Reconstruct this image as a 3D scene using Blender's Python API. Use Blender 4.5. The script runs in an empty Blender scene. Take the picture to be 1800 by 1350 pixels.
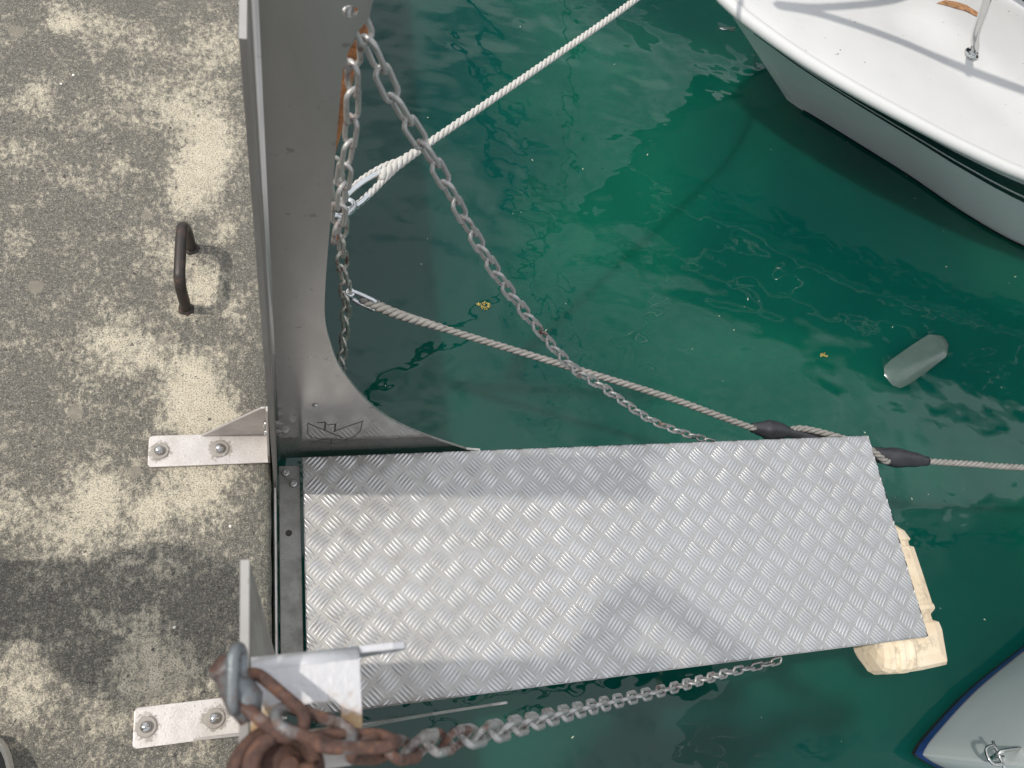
import bpy, bmesh, math, random
from mathutils import Vector, Matrix, noise as mnoise
random.seed(7)
S = bpy.context.scene
COL = S.collection
rad = math.radians
V = Vector

# ------------------------------------------------------------------ helpers
def link(o, parent=None):
    COL.objects.link(o)
    if parent is not None:
        o.parent = parent
    return o

def tag(o, label=None, cat=None, group=None, kind=None):
    if label: o['label'] = label
    if cat: o['category'] = cat
    if group: o['group'] = group
    if kind: o['kind'] = kind
    return o

def empty(name, label, cat, loc=(0, 0, 0), group=None):
    o = bpy.data.objects.new(name, None)
    o.location = loc
    o.empty_display_size = 0.1
    link(o)
    return tag(o, label, cat, group)

def obj(name, bm, mat, parent=None, smooth=False, bevel=0.0, loc=None, fix=True):
    """bm is in world coordinates; when a parent Empty is used the mesh is moved into its space"""
    if fix:
        bmesh.ops.recalc_face_normals(bm, faces=bm.faces[:])
    if parent is not None and loc is None:
        off = V((0, 0, 0)); p = parent
        while p is not None:
            off += p.location; p = p.parent
        bmesh.ops.translate(bm, verts=bm.verts[:], vec=-off)
    me = bpy.data.meshes.new(name)
    bm.to_mesh(me); bm.free()
    if smooth:
        for p in me.polygons: p.use_smooth = True
    if mat is not None:
        me.materials.append(mat)
    o = bpy.data.objects.new(name, me)
    link(o, parent)
    if bevel:
        b = o.modifiers.new('bevel', 'BEVEL'); b.width = bevel; b.segments = 2; b.limit_method = 'ANGLE'; b.angle_limit = rad(40)
        b.harden_normals = False
    return o

def copy_under(src, parent, mat_world=None, name=None):
    c = src.copy(); COL.objects.link(c); c.parent = parent
    if mat_world is not None: c.matrix_local = mat_world
    return c

def add_box(bm, x0, x1, y0, y1, z0, z1):
    vs = [bm.verts.new((x, y, z)) for x in (x0, x1) for y in (y0, y1) for z in (z0, z1)]
    for f in ((0, 1, 3, 2), (4, 6, 7, 5), (0, 4, 5, 1), (2, 3, 7, 6), (0, 2, 6, 4), (1, 5, 7, 3)):
        bm.faces.new([vs[i] for i in f])

def frame_at(t, up=V((0, 0, 1))):
    t = t.normalized()
    if abs(t.dot(up)) > 0.98: up = V((0, 1, 0))
    a = t.cross(up).normalized(); b = a.cross(t).normalized()
    return a, b

def add_tube(bm, pts, r, seg=10, closed=False, cap=True):
    pts = [V(p) for p in pts]; n = len(pts)
    rs = r if isinstance(r, (list, tuple)) else [r] * n
    rings = []; prev = None
    for i, p in enumerate(pts):
        if closed:
            t = pts[(i + 1) % n] - pts[i - 1]
        else:
            t = pts[min(i + 1, n - 1)] - pts[max(i - 1, 0)]
        t.normalize()
        if prev is None:
            a, b = frame_at(t)
        else:
            a = (prev - t * prev.dot(t)).normalized(); b = a.cross(t).normalized()
        prev = a
        rings.append([bm.verts.new(p + (a * math.cos(k * 2 * math.pi / seg) + b * math.sin(k * 2 * math.pi / seg)) * rs[i]) for k in range(seg)])
    m = n if closed else n - 1
    for i in range(m):
        A = rings[i]; Bq = rings[(i + 1) % n]
        for k in range(seg):
            bm.faces.new((A[k], A[(k + 1) % seg], Bq[(k + 1) % seg], Bq[k]))
    if cap and not closed:
        bm.faces.new(rings[0][::-1]); bm.faces.new(rings[-1])

def add_lathe(bm, base, axis, prof, seg=20):
    base = V(base); axis = V(axis).normalized(); a, b = frame_at(axis)
    rings = []
    for r, h in prof:
        if r < 1e-6:
            rings.append([bm.verts.new(base + axis * h)])
        else:
            rings.append([bm.verts.new(base + axis * h + (a * math.cos(k * 2 * math.pi / seg) + b * math.sin(k * 2 * math.pi / seg)) * r) for k in range(seg)])
    for A, Bq in zip(rings, rings[1:]):
        for k in range(seg):
            k2 = (k + 1) % seg
            if len(A) == 1 and len(Bq) == 1: continue
            if len(A) == 1: bm.faces.new((A[0], Bq[k2], Bq[k]))
            elif len(Bq) == 1: bm.faces.new((A[k], A[k2], Bq[0]))
            else: bm.faces.new((A[k], A[k2], Bq[k2], Bq[k]))

def add_plate(bm, outline, holes, to3d, thick_vec):
    """flat plate with holes: 2-D outline -> to3d, extruded by thick_vec"""
    tmp = bmesh.new(); edges = []
    for loop in [outline] + holes:
        vs = [tmp.verts.new(to3d(*p)) for p in loop]
        for i in range(len(vs)):
            edges.append(tmp.edges.new((vs[i], vs[(i + 1) % len(vs)])))
    bmesh.ops.triangle_fill(tmp, use_beauty=True, use_dissolve=False, edges=edges)
    r = bmesh.ops.extrude_face_region(tmp, geom=tmp.faces[:])
    bmesh.ops.translate(tmp, verts=[g for g in r['geom'] if isinstance(g, bmesh.types.BMVert)], vec=V(thick_vec))
    bmesh.ops.recalc_face_normals(tmp, faces=tmp.faces[:])
    me = bpy.data.meshes.new('tmp'); tmp.to_mesh(me); tmp.free(); bm.from_mesh(me); bpy.data.meshes.remove(me)

def catmull(pts, n=8):
    pts = [V(p) for p in pts]
    P = [pts[0] * 2 - pts[1]] + pts + [pts[-1] * 2 - pts[-2]]
    out = []
    for i in range(1, len(P) - 2):
        for k in range(n):
            t = k / n
            out.append(0.5 * ((2 * P[i]) + (P[i + 1] - P[i - 1]) * t + (2 * P[i - 1] - 5 * P[i] + 4 * P[i + 1] - P[i + 2]) * t * t + (3 * P[i] - P[i - 1] - 3 * P[i + 1] + P[i + 2]) * t ** 3))
    out.append(P[-2].copy())
    return out

def resample(pts, step):
    out = [pts[0].copy()]; need = step
    for a, b in zip(pts, pts[1:]):
        d = (b - a).length; pos = 0.0
        while d - pos >= need:
            pos += need; out.append(a.lerp(b, pos / d)); need = step
        need -= d - pos
    return out

# ------------------------------------------------------------------ materials
class NT:
    def __init__(self, name):
        self.m = bpy.data.materials.new(name); self.m.use_nodes = True
        self.t = self.m.node_tree; self.t.nodes.clear()
        self.out = self.t.nodes.new('ShaderNodeOutputMaterial')
        self.b = self.t.nodes.new('ShaderNodeBsdfPrincipled')
        self.t.links.new(self.b.outputs[0], self.out.inputs[0])
    def n(self, typ, **kw):
        x = self.t.nodes.new(typ)
        for k, v in kw.items():
            if hasattr(x, k) and not k[0].isupper(): setattr(x, k, v)
        return x
    def l(self, a, b): self.t.links.new(a, b)
    def coord(self, which='Object'):
        return self.n('ShaderNodeTexCoord').outputs[which]
    def geo(self):
        return self.n('ShaderNodeNewGeometry').outputs['Position']
    def noise(self, vec, scale, detail=3, rough=0.5, dist=0.0):
        x = self.n('ShaderNodeTexNoise'); x.inputs['Scale'].default_value = scale
        x.inputs['Detail'].default_value = detail; x.inputs['Roughness'].default_value = rough
        x.inputs['Distortion'].default_value = dist
        self.l(vec, x.inputs['Vector']); return x.outputs['Fac']
    def ramp(self, fac, stops, interp='LINEAR'):
        x = self.n('ShaderNodeValToRGB'); e = x.color_ramp.elements
        x.color_ramp.interpolation = interp
        while len(e) < len(stops): e.new(0.5)
        for i, (p, c) in enumerate(stops):
            e[i].position = p; e[i].color = (c, c, c, 1) if isinstance(c, (int, float)) else (*c, 1)
        self.l(fac, x.inputs[0]); return x.outputs[0]
    def mix(self, fac, a, b, mode='MIX'):
        x = self.n('ShaderNodeMix'); x.data_type = 'RGBA'; x.blend_type = mode
        for s, v in ((0, fac), (6, a), (7, b)):
            if isinstance(v, (int, float)): x.inputs[s].default_value = v
            elif isinstance(v, tuple): x.inputs[s].default_value = (*v, 1)
            else: self.l(v, x.inputs[s])
        return x.outputs[2]
    def math(self, op, a, b=0.0, clamp=False):
        x = self.n('ShaderNodeMath'); x.operation = op; x.use_clamp = clamp
        for i, v in enumerate((a, b)):
            if isinstance(v, (int, float)): x.inputs[i].default_value = v
            else: self.l(v, x.inputs[i])
        return x.outputs[0]
    def scale(self, vec, s):
        x = self.n('ShaderNodeMapping'); x.inputs['Scale'].default_value = s; self.l(vec, x.inputs[0]); return x.outputs[0]
    def bump(self, h, dist, strength=1.0, normal=None):
        x = self.n('ShaderNodeBump'); x.inputs['Distance'].default_value = dist; x.inputs['Strength'].default_value = strength
        self.l(h, x.inputs['Height'])
        if normal is not None: self.l(normal, x.inputs['Normal'])
        return x.outputs[0]
    def set(self, **kw):
        for k, v in kw.items():
            s = self.b.inputs[k.replace('_', ' ')]
            if isinstance(v, (int, float)): s.default_value = v
            elif isinstance(v, tuple): s.default_value = (*v, 1) if s.type == 'RGBA' else v
            else: self.l(v, s)
        return self.m

def metal(name, col, rough, metallic=1.0, dirt=(0.25, 0.2, 0.15), dirt_amt=0.3, dscale=18, bump=0.0002, bscale=300):
    k = NT(name); g = k.geo()
    m = k.ramp(k.noise(g, dscale, 6, .65), [(.45, 0.0), (.75, dirt_amt)])
    sp = k.ramp(k.noise(g, 420, 2, .5), [(.64, 0.0), (.70, dirt_amt)])
    mm = k.math('MAXIMUM', m, sp)
    c = k.mix(mm, col, dirt)
    r = k.math('ADD', k.math('MULTIPLY', k.noise(g, dscale * 2.3, 4, .6), .22), rough - .11)
    nb = k.bump(k.noise(g, bscale, 3, .6), bump)
    return k.set(Base_Color=c, Metallic=k.math('SUBTRACT', metallic, k.math('MULTIPLY', mm, .6)), Roughness=r, Normal=nb)

def plain(name, col, rough=.5, metallic=0.0, var=.15, vscale=25, bump=0.0, bscale=200, coat=0.0):
    k = NT(name); g = k.geo()
    f = k.noise(g, vscale, 5, .6)
    lo = tuple(c * (1 - var) for c in col); hi = tuple(min(1, c * (1 + var)) for c in col)
    c = k.ramp(f, [(.3, lo), (.7, hi)])
    kw = dict(Base_Color=c, Metallic=metallic, Roughness=rough, Coat_Weight=coat)
    if bump: kw['Normal'] = k.bump(k.noise(g, bscale, 3, .6), bump)
    return k.set(**kw)

def rust(name, zinc=(.27, .28, .28), amount=.5, lo=None):
    k = NT(name); g = k.geo()
    oi = k.n('ShaderNodeObjectInfo').outputs['Random']
    f = k.math('ADD', k.noise(g, 45, 5, .65), k.math('MULTIPLY', k.math('SUBTRACT', oi, .5), .25))
    rc = k.ramp(k.noise(g, 160, 4, .7), [(.3, (.055, .030, .024)), (.55, (.12, .062, .045)), (.75, (.24, .11, .055))])
    m = k.ramp(f, [(max(0, .62 - amount * .5), 0.0), (max(.02, .78 - amount * .5), 1.0)])
    c = k.mix(m, zinc, rc)
    met = k.math('MULTIPLY', k.math('SUBTRACT', 1.0, m), .75)
    nb = k.bump(k.noise(g, 350, 4, .7), .0007)
    return k.set(Base_Color=c, Metallic=met, Roughness=k.math('ADD', .42, k.math('MULTIPLY', m, .35)), Normal=nb)

M = {}
# upright of the posts: satin stainless with smears
k = NT('satin_steel'); g = k.geo()
sm = k.noise(k.scale(g, (14, 14, 5)), 1, 5, .6, .6)
sp = k.ramp(k.noise(g, 70, 2, .4), [(.70, 0.0), (.76, .5)])
c = k.mix(sp, k.ramp(sm, [(.3, (.45, .425, .395)), (.7, (.54, .515, .485))]), (.2, .18, .16))
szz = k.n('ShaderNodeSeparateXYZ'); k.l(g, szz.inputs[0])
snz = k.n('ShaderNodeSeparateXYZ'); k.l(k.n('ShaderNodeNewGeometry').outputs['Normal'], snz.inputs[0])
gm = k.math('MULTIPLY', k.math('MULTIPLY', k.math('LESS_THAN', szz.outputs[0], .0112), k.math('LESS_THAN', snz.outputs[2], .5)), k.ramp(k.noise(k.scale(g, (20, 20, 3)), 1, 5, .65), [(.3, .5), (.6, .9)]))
c = k.mix(gm, c, (.20, .18, .155))  # flange sides coloured darker, for grime and for the dark reflections there
zr = k.n('ShaderNodeMapRange'); zr.inputs[1].default_value = .02; zr.inputs[2].default_value = .42; zr.inputs[3].default_value = .03; zr.inputs[4].default_value = .27; k.l(szz.outputs[2], zr.inputs[0])
M['steel'] = k.set(Specular_IOR_Level=k.math('MULTIPLY', k.math('SUBTRACT', 1.0, gm), .5), Base_Color=c, Metallic=k.math('MULTIPLY', k.math('SUBTRACT', 1.0, gm), .62), Roughness=k.math('ADD', k.math('ADD', zr.outputs[0], k.math('MULTIPLY', gm, .5)), k.math('MULTIPLY', sm, .08)),
                   Normal=k.bump(k.noise(g, 30, 3, .5), .0002))
M['bracket'] = metal('weathered_steel', (.62, .58, .55), .46, .75, (.22, .19, .16), .45, 22)
k = NT('bolted_bracket_steel'); g = k.geo()
m_ = k.ramp(k.noise(g, 24, 6, .65), [(.45, 0.0), (.75, .4)])
for (px, py) in ((-.198, .49075), (-.092, .49075), (-.198, .015), (-.092, .015)):
    vd = k.n('ShaderNodeVectorMath'); vd.operation = 'DISTANCE'; vd.inputs[1].default_value = (px, py, .0062); k.l(g, vd.inputs[0])
    dd = k.math('ADD', vd.outputs['Value'], k.math('MULTIPLY', k.math('SUBTRACT', k.noise(g, 85, 5, .75), .5), .045))
    m_ = k.math('MAXIMUM', m_, k.ramp(k.math('MULTIPLY', dd, 20), [(.36, .7), (.44, 0.0)]))
spk = k.ramp(k.noise(g, 420, 2, .5), [(.63, 0.0), (.70, .7)])
m_ = k.math('MAXIMUM', m_, spk)
c = k.mix(m_, (.62, .58, .55), (.24, .205, .165))
M['bracket'] = k.set(Base_Color=c, Metallic=k.math('SUBTRACT', .7, k.math('MULTIPLY', m_, .6)), Roughness=k.math('ADD', .36, k.math('MULTIPLY', k.noise(g, 50, 4, .6), .22)), Normal=k.bump(k.noise(g, 300, 3, .6), .0003))
M['bolt'] = metal('bolt_steel', (.55, .54, .53), .22, 1.0, (.2, .17, .15), .3, 60)
M['hasp'] = None
k = NT('rust_streaked_steel'); g = k.geo()
sx = k.n('ShaderNodeSeparateXYZ'); k.l(g, sx.inputs[0])
yr = k.n('ShaderNodeMapRange'); yr.inputs[1].default_value = .016; yr.inputs[2].default_value = -.006; yr.inputs[3].default_value = -.16; yr.inputs[4].default_value = .26; k.l(sx.outputs[1], yr.inputs[0])
rm = k.ramp(k.math('ADD', k.noise(g, 48, 4, .6), yr.outputs[0]), [(.50, 0.0), (.68, 1.0)])
c = k.mix(rm, (.66, .65, .66), k.ramp(k.noise(g, 120, 4, .6), [(.3, (.30, .12, .03)), (.7, (.55, .42, .24))]))
M['hasp'] = k.set(Base_Color=c, Metallic=k.math('MULTIPLY', k.math('SUBTRACT', 1.0, rm), .6), Roughness=.5, Normal=k.bump(k.noise(g, 250, 3, .6), .0004))
# checker plate aluminium
k = NT('checker_aluminium'); g = k.geo()
sx = k.n('ShaderNodeSeparateXYZ'); k.l(g, sx.inputs[0])
left = k.n('ShaderNodeMapRange'); left.inputs[1].default_value = .05; left.inputs[2].default_value = .95
left.inputs[3].default_value = 1; left.inputs[4].default_value = .30; k.l(sx.outputs[0], left.inputs[0])
dirtn = k.ramp(k.noise(g, 26, 6, .7), [(.42, 0.0), (.72, .62)])
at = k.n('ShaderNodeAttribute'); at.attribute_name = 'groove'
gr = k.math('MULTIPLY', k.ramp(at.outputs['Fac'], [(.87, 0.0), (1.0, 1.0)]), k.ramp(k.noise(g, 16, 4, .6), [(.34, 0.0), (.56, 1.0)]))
gr = k.math('MAXIMUM', gr, k.math('MULTIPLY', k.ramp(at.outputs['Fac'], [(.87, 0.0), (1.0, 1.0)]), .75))  # every bar foot also outlined dark in colour to imitate shaded edges
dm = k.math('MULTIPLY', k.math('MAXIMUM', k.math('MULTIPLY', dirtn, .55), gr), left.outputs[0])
scr = k.noise(k.scale(g, (30, 240, 30)), 1, 4, .6)
barm = k.ramp(at.outputs['Fac'], [(.1, 1.0), (.85, 0.0)])
wear = k.ramp(k.noise(g, 7, 5, .65), [(.35, 0.0), (.65, 1.0)])
sheet_ = k.mix(k.math('MULTIPLY', left.outputs[0], .75), k.ramp(scr, [(.3, (.41, .41, .415)), (.7, (.52, .52, .525))]), (.57, .54, .50))  # sheet colour lightened toward the dock end to imitate sun sheen
base = k.mix(barm, sheet_, (.72, .72, .725))
base = k.mix(k.math('MULTIPLY', wear, .22), base, (.36, .35, .34))
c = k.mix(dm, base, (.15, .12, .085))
met = k.math('ADD', .72, k.math('MULTIPLY', barm, .28))
rg = k.math('SUBTRACT', k.math('ADD', .38, k.math('MULTIPLY', k.noise(g, 40, 5, .6), .22)), k.math('MULTIPLY', barm, k.math('SUBTRACT', .20, k.math('MULTIPLY', left.outputs[0], .14))))
M['checker'] = k.set(Base_Color=c, Metallic=k.math('SUBTRACT', met, k.math('MULTIPLY', dm, .5)), Roughness=rg,
                     Normal=k.bump(k.noise(g, 160, 4, .6), .0005))
M['alu'] = metal('dull_aluminium', (.5, .5, .49), .45, .8, (.16, .15, .11), .6, 30)
M['beam'] = metal('weathered_hinge_steel', (.36, .35, .33), .5, .7, (.12, .115, .08), .7, 28)
M['chain'] = rust('galvanised_chain', (.46, .45, .435), .02)
M['chain_rusty'] = rust('rusty_chain', (.30, .31, .31), .72)
M['chain_mid'] = rust('part_rusty_chain', (.50, .48, .46), .24)
M['chain_light'] = rust('pale_chain', (.66, .64, .58), .12)
M['padlock'] = rust('rusted_padlock', (.2, .17, .16), 1.3)
M['zinc'] = rust('zinc_crust', (.24, .26, .27), .18)
M['shackle'] = metal('bright_galvanised', (.72, .74, .76), .3, 1.0, (.4, .38, .35), .2, 40)
M['ring'] = rust('dark_iron', (.075, .065, .06), .35)
M['pole'] = plain('orange_rust', (.32, .13, .05), .85, 0, .5, 40, .002, 120)
M['scratch_hole'] = plain('scratch_and_hole_dark', (.06, .052, .045), .7)
k = NT('yellowed_foam'); g = k.geo()
gr_ = k.ramp(k.noise(k.scale(g, (30, 30, 60)), 1, 6, .7), [(.52, 0.0), (.70, .75)])
c = k.mix(gr_, k.ramp(k.noise(g, 14, 4, .6), [(.3, (.70, .56, .39)), (.7, (.80, .69, .52))]), (.26, .22, .16))
M['bumper'] = k.set(Base_Color=c, Roughness=.62, Normal=k.bump(k.noise(g, 220, 4, .6), .0008))
M['rubber'] = plain('black_rubber', (.035, .035, .04), .42, 0, .25, 40, .0004, 200)
M['white_gel'] = plain('white_gelcoat', (.72, .715, .70), .3, 0, .03, 5, 0, 0, .25)
M['deck'] = plain('off_white_deck', (.70, .695, .69), .45, 0, .03, 6, .0002, 400)
k = NT('off_white_deck_dirty'); g = k.geo()
spk = k.ramp(k.noise(g, 55, 2, .5), [(.735, 0.0), (.75, .8)])
c = k.mix(spk, k.ramp(k.noise(g, 5, 4, .6), [(.3, (.66, .655, .65)), (.7, (.71, .705, .70))]), (.16, .13, .10))
M['deck'] = k.set(Base_Color=c, Roughness=.42, Normal=k.bump(k.noise(g, 500, 2, .5), .0002))
M['hull'] = plain('grey_white_hull', (.85, .87, .86), .35, 0, .04, 4, 0, 0, .1)
M['hull2'] = plain('pale_grey_hull', (.66, .70, .70), .22, 0, .05, 4, 0, 0, .4)
M['stripe'] = plain('dark_green_stripe', (.012, .028, .026), .25, 0, .1, 10)
M['antifoul'] = plain('dark_antifouling', (.014, .018, .02), .55, 0, .3, 30)
M['bootblue'] = plain('blue_boot_stripe', (.02, .055, .22), .35, 0, .2, 25)
M['chrome'] = plain('polished_tube', (.60, .60, .58), .07, 1.0, .03, 30)
M['refl_screen'] = plain('dark_reflection_screen', (.012, .022, .024), .9, 0, .2, 30)  # for the unseen screen added to darken the water's reflection
M['seam'] = plain('tan_seam', (.36, .28, .20), .7, 0, .4, 60)
M['worn'] = plain('brown_worn_gelcoat', (.42, .22, .11), .8, 0, .5, 60, .001, 150)
M['float'] = plain('grey_float', (.075, .115, .10), .25, 0, .15, 9, 0, 0, .3)
M['weed'] = plain('yellow_weed', (.42, .32, .09), .8, 0, .4, 80)
M['pebble'] = plain('white_shell', (.82, .79, .72), .6)
M['shoe'] = plain('dark_shoe', (.05, .052, .055), .7, 0, .2, 60, .0005, 400)
M['sole'] = plain('pale_sole', (.45, .42, .36), .7)
M['cloth'] = plain('dark_cloth', (.045, .05, .06), .9, 0, .2, 60)
M['skin'] = plain('skin', (.55, .36, .27), .55)
M['hair'] = plain('hair', (.05, .035, .025), .6)
M['pedestal'] = plain('grey_painted_iron', (.2, .2, .2), .55)
M['speck'] = plain('pale_specks', (.55, .6, .45), .7)

# three-strand rope
def rope_mat(name, col, dark):
    k = NT(name); g = k.geo()
    c = k.mix(k.ramp(k.noise(g, 60, 5, .7), [(.35, 0.0), (.65, .8)]), col, dark)
    c = k.mix(k.ramp(k.noise(g, 700, 2, .5), [(.5, 0.0), (.7, .5)]), c, tuple(x * .55 for x in dark))
    return k.set(Base_Color=c, Roughness=.85, Normal=k.bump(k.noise(g, 900, 2, .6), .0012))
M['rope_white'] = rope_mat('white_rope', (.70, .68, .64), (.54, .51, .46))
M['rope_grey'] = rope_mat('grey_rope', (.38, .36, .335), (.22, .205, .185))

# ------------------------------------------------------------------ concrete dock
PAT = [(-0.446, 1.509, 0.021, 1.3), (-0.48, 1.287, 0.037, 0.55), (-0.388, 1.544, 0.033, 0.45), (-0.46, 1.559, 0.032, 0.4), (-0.259, 1.477, 0.039, 0.5), (-0.283, 1.357, 0.051, 0.4), (-0.126, 1.269, 0.054, 0.8), (-0.13, 1.182, 0.051, 0.8), (-0.152, 1.134, 0.05, 0.7), (-0.129, 1.425, 0.053, 0.4), (-0.305, 1.13, 0.027, 0.45), (-0.21, 1.3, 0.051, 0.4), (-0.167, 1.059, 0.039, 0.7), (-0.229, 0.942, 0.035, 0.5), (-0.085, 0.984, 0.024, 0.7), (-0.117, 0.864, 0.03, 0.85), (-0.138, 0.83, 0.029, 0.8), (-0.167, 0.791, 0.025, 0.9), (-0.088, 0.798, 0.023, 0.6), (-0.184, 0.903, 0.029, 0.4), (-0.302, 0.732, 0.05, 0.6), (-0.239, 0.696, 0.039, 0.6), (-0.144, 0.658, 0.039, 0.9), (-0.158, 0.598, 0.046, 0.95), (-0.09, 0.567, 0.024, 0.7), (-0.343, 0.614, 0.032, 0.35), (-0.136, 0.557, 0.044, 0.8), (-0.3, 0.414, 0.031, 0.9), (-0.33, 0.384, 0.041, 0.5), (-0.216, 0.386, 0.019, 0.7), (-0.117, 0.404, 0.048, 0.7), (-0.148, 0.449, 0.043, 0.7), (-0.24, 0.348, 0.061, 0.5), (-0.304, 0.467, 0.031, 0.4), (-0.218, 0.104, 0.058, 0.5), (-0.171, 0.261, 0.015, 0.6), (-0.195, 0.273, 0.012, 0.6), (-0.209, 0.187, 0.016, 0.7), (-0.384, 0.07, 0.046, 0.45), (-0.51, 1.15, 0.047, 0.5), (-0.387, 1.073, 0.047, 0.3), (-0.093, 1.535, 0.055, 0.4), (-0.433, 0.391, 0.06, 0.4), (-0.398, 0.124, 0.047, 0.4), (-0.348, 0.325, 0.04, 0.4), (-0.165, 0.098, 0.049, 0.45), (-0.379, 1.244, 0.025, 0.4), (-0.338, 1.5, 0.039, 0.35), (-0.133, -0.047, 0.038, 0.4), (-0.287, -0.018, 0.027, 0.2)]
def bare(x, y):
    s = 0.0
    for px, py, r, a in PAT:
        d2 = ((x - px) ** 2 + (y - py) ** 2) / (r * r)
        if d2 < 9: s += a * math.exp(-d2 * .75)
    return min(s, 1.2)

k = NT('lichen_concrete'); g = k.geo()
at = k.n('ShaderNodeAttribute'); at.attribute_name = 'bare'
big = k.noise(g, 9, 6, .68, .4)
mid = k.noise(g, 45, 6, .72, .3)
fine = k.noise(g, 230, 5, .75)
grain = k.noise(g, 520, 2, .6)
v = k.math('ADD', k.math('MULTIPLY', at.outputs['Fac'], .215), k.math('MULTIPLY', big, .36))
flake = k.math('ADD', k.math('MULTIPLY', k.noise(k.scale(g, (1.15, .8, 1)), 75, 9, .86, .3), .98), k.math('MULTIPLY', k.noise(g, 22, 8, .78, .4), .34))
v = k.math('ADD', v, k.math('MULTIPLY', flake, 1.05))
mask = k.ramp(k.math('MULTIPLY', v, .7), [(.628, 0.0), (.670, .45), (.738, 1.0)])
pep = k.noise(g, 340, 3, .65)
mask = k.math('MULTIPLY', mask, k.ramp(pep, [(.40, .22), (.48, 1.0)]))
mask = k.math('MAXIMUM', mask, k.ramp(k.noise(g, 270, 4, .75), [(.55, 0.0), (.64, .62)]))
darkc = k.ramp(k.math('ADD', k.math('MULTIPLY', grain, .55), k.math('MULTIPLY', k.noise(g, 110, 5, .75), .45)),
               [(.37, (.055, .052, .045)), (.5, (.145, .136, .116)), (.63, (.30, .28, .24))])
tint = k.mix(k.ramp(k.noise(g, 5, 4, .6), [(.42, 0.0), (.7, .30)]), darkc, (.125, .122, .10))
creamc = k.ramp(k.math('ADD', k.math('MULTIPLY', grain, .6), k.math('MULTIPLY', mid, .4)), [(.32, (.46, .40, .30)), (.5, (.70, .62, .475)), (.66, (.83, .75, .60))])
sg = k.n('ShaderNodeSeparateXYZ'); k.l(g, sg.inputs[0])
dots = k.math('MULTIPLY', k.math('SINE', k.math('MULTIPLY', sg.outputs[0], 1060)), k.math('SINE', k.math('MULTIPLY', sg.outputs[1], 1060)))
dotm = k.math('MULTIPLY', k.ramp(dots, [(.55, 0.0), (.85, .55)]), k.ramp(k.noise(g, 14, 3, .5), [(.45, 0.0), (.6, 1.0)]))
creamc = k.mix(dotm, creamc, (.30, .25, .17))
c = k.mix(mask, tint, creamc)
for (px, py, pr) in ((-.436, .838, .015), (-.347, .573, .014), (-.239, .454, .013), (-.203, .723, .011), (-.297, 1.294, .013), (-.533, 1.480, .017), (-.246, 1.011, .011)):
    vd = k.n('ShaderNodeVectorMath'); vd.operation = 'DISTANCE'; vd.inputs[1].default_value = (px, py, 0); k.l(g, vd.inputs[0])
    dd = k.math('ADD', vd.outputs['Value'], k.math('MULTIPLY', k.math('SUBTRACT', k.noise(g, 70, 3, .6), .5), .010))
    c = k.mix(k.math('MULTIPLY', k.ramp(k.math('DIVIDE', dd, pr * 2), [(.40, 1.0), (.52, 0.0)]), .72), c, (.30, .27, .215))
edge = k.n('ShaderNodeMapRange'); sx = k.n('ShaderNodeSeparateXYZ'); k.l(g, sx.inputs[0]); k.l(sx.outputs[0], edge.inputs[0])
edge.inputs[1].default_value = -.035; edge.inputs[2].default_value = .0; edge.inputs[3].default_value = 0; edge.inputs[4].default_value = 1
em = k.math('MULTIPLY', edge.outputs[0], k.ramp(k.noise(g, 30, 5, .7), [(.35, 0.1), (.6, .8)]))
c = k.mix(em, c, (.10, .105, .085))
pit = k.ramp(k.noise(g, 75, 2, .4), [(.715, 0.0), (.735, .8)])
c = k.mix(pit, c, (.05, .047, .042))
M['concrete'] = k.set(Base_Color=c, Roughness=.92, Normal=k.bump(k.math('ADD', fine, k.math('MULTIPLY', grain, .7)), .0030, .9))

bm = bmesh.new(); lay = bm.verts.layers.float.new('bare')
xs = [-6, -4, -2.5, -1.6, -1.1] + [-.9 + .018 * i for i in range(50)] + [-.006]
ys = [-8, -5, -3, -2, -1.2, -.8, -.5] + [-.3 + .018 * i for i in range(134)] + [2.4, 3, 4, 6, 9, 14]
R_ = .012
prof = [(x, 0.0) for x in xs if x < -R_] + [(-R_ + R_ * math.sin(a), -R_ + R_ * math.cos(a)) for a in [i * math.pi / 10 for i in range(6)]] + [(0, -.06), (0, -.2), (-.004, -.6), (-.004, -2.5)]
rows = []
for x, z in prof:
    row = []
    for y in ys:
        vv = bm.verts.new((x + (0.0015 * mnoise.noise(V((x * 9, y * 22, z * 9))) if x > -.02 else 0), y, z)); vv[lay] = bare(x, y); row.append(vv)
    rows.append(row)
for A, Bq in zip(rows, rows[1:]):
    for i in range(len(ys) - 1):
        bm.faces.new((A[i], Bq[i], Bq[i + 1], A[i + 1]))
for f in bm.faces: f.normal_update()
o = obj('dock_pavement', bm, M['concrete'], smooth=True)
tag(o, 'weathered concrete dock surface with grey lichen and bare cream patches', 'dock', kind='structure')

# ------------------------------------------------------------------ water
WZ = -0.75
k = NT('harbour_water'); g = k.geo()
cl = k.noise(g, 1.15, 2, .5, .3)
for (px, py, pr, am) in ((1.38, 1.62, 1.15, .15), (1.62, 1.25, 1.0, .12), (1.25, .95, .9, .10)):  # paler green pools painted in where sunlit water shows brighter
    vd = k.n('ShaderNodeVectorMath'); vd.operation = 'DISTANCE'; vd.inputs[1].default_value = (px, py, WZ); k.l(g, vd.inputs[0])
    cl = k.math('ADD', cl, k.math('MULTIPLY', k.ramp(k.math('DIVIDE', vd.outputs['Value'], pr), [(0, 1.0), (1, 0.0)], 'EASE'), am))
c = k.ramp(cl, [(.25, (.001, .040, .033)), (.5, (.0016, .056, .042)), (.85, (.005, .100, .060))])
swell = k.noise(k.scale(g, (6, 8, 1)), 1, 1, .35, .15)
rip = k.noise(k.scale(g, (17, 22, 1)), 1, 1, .4, .2)
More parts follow.
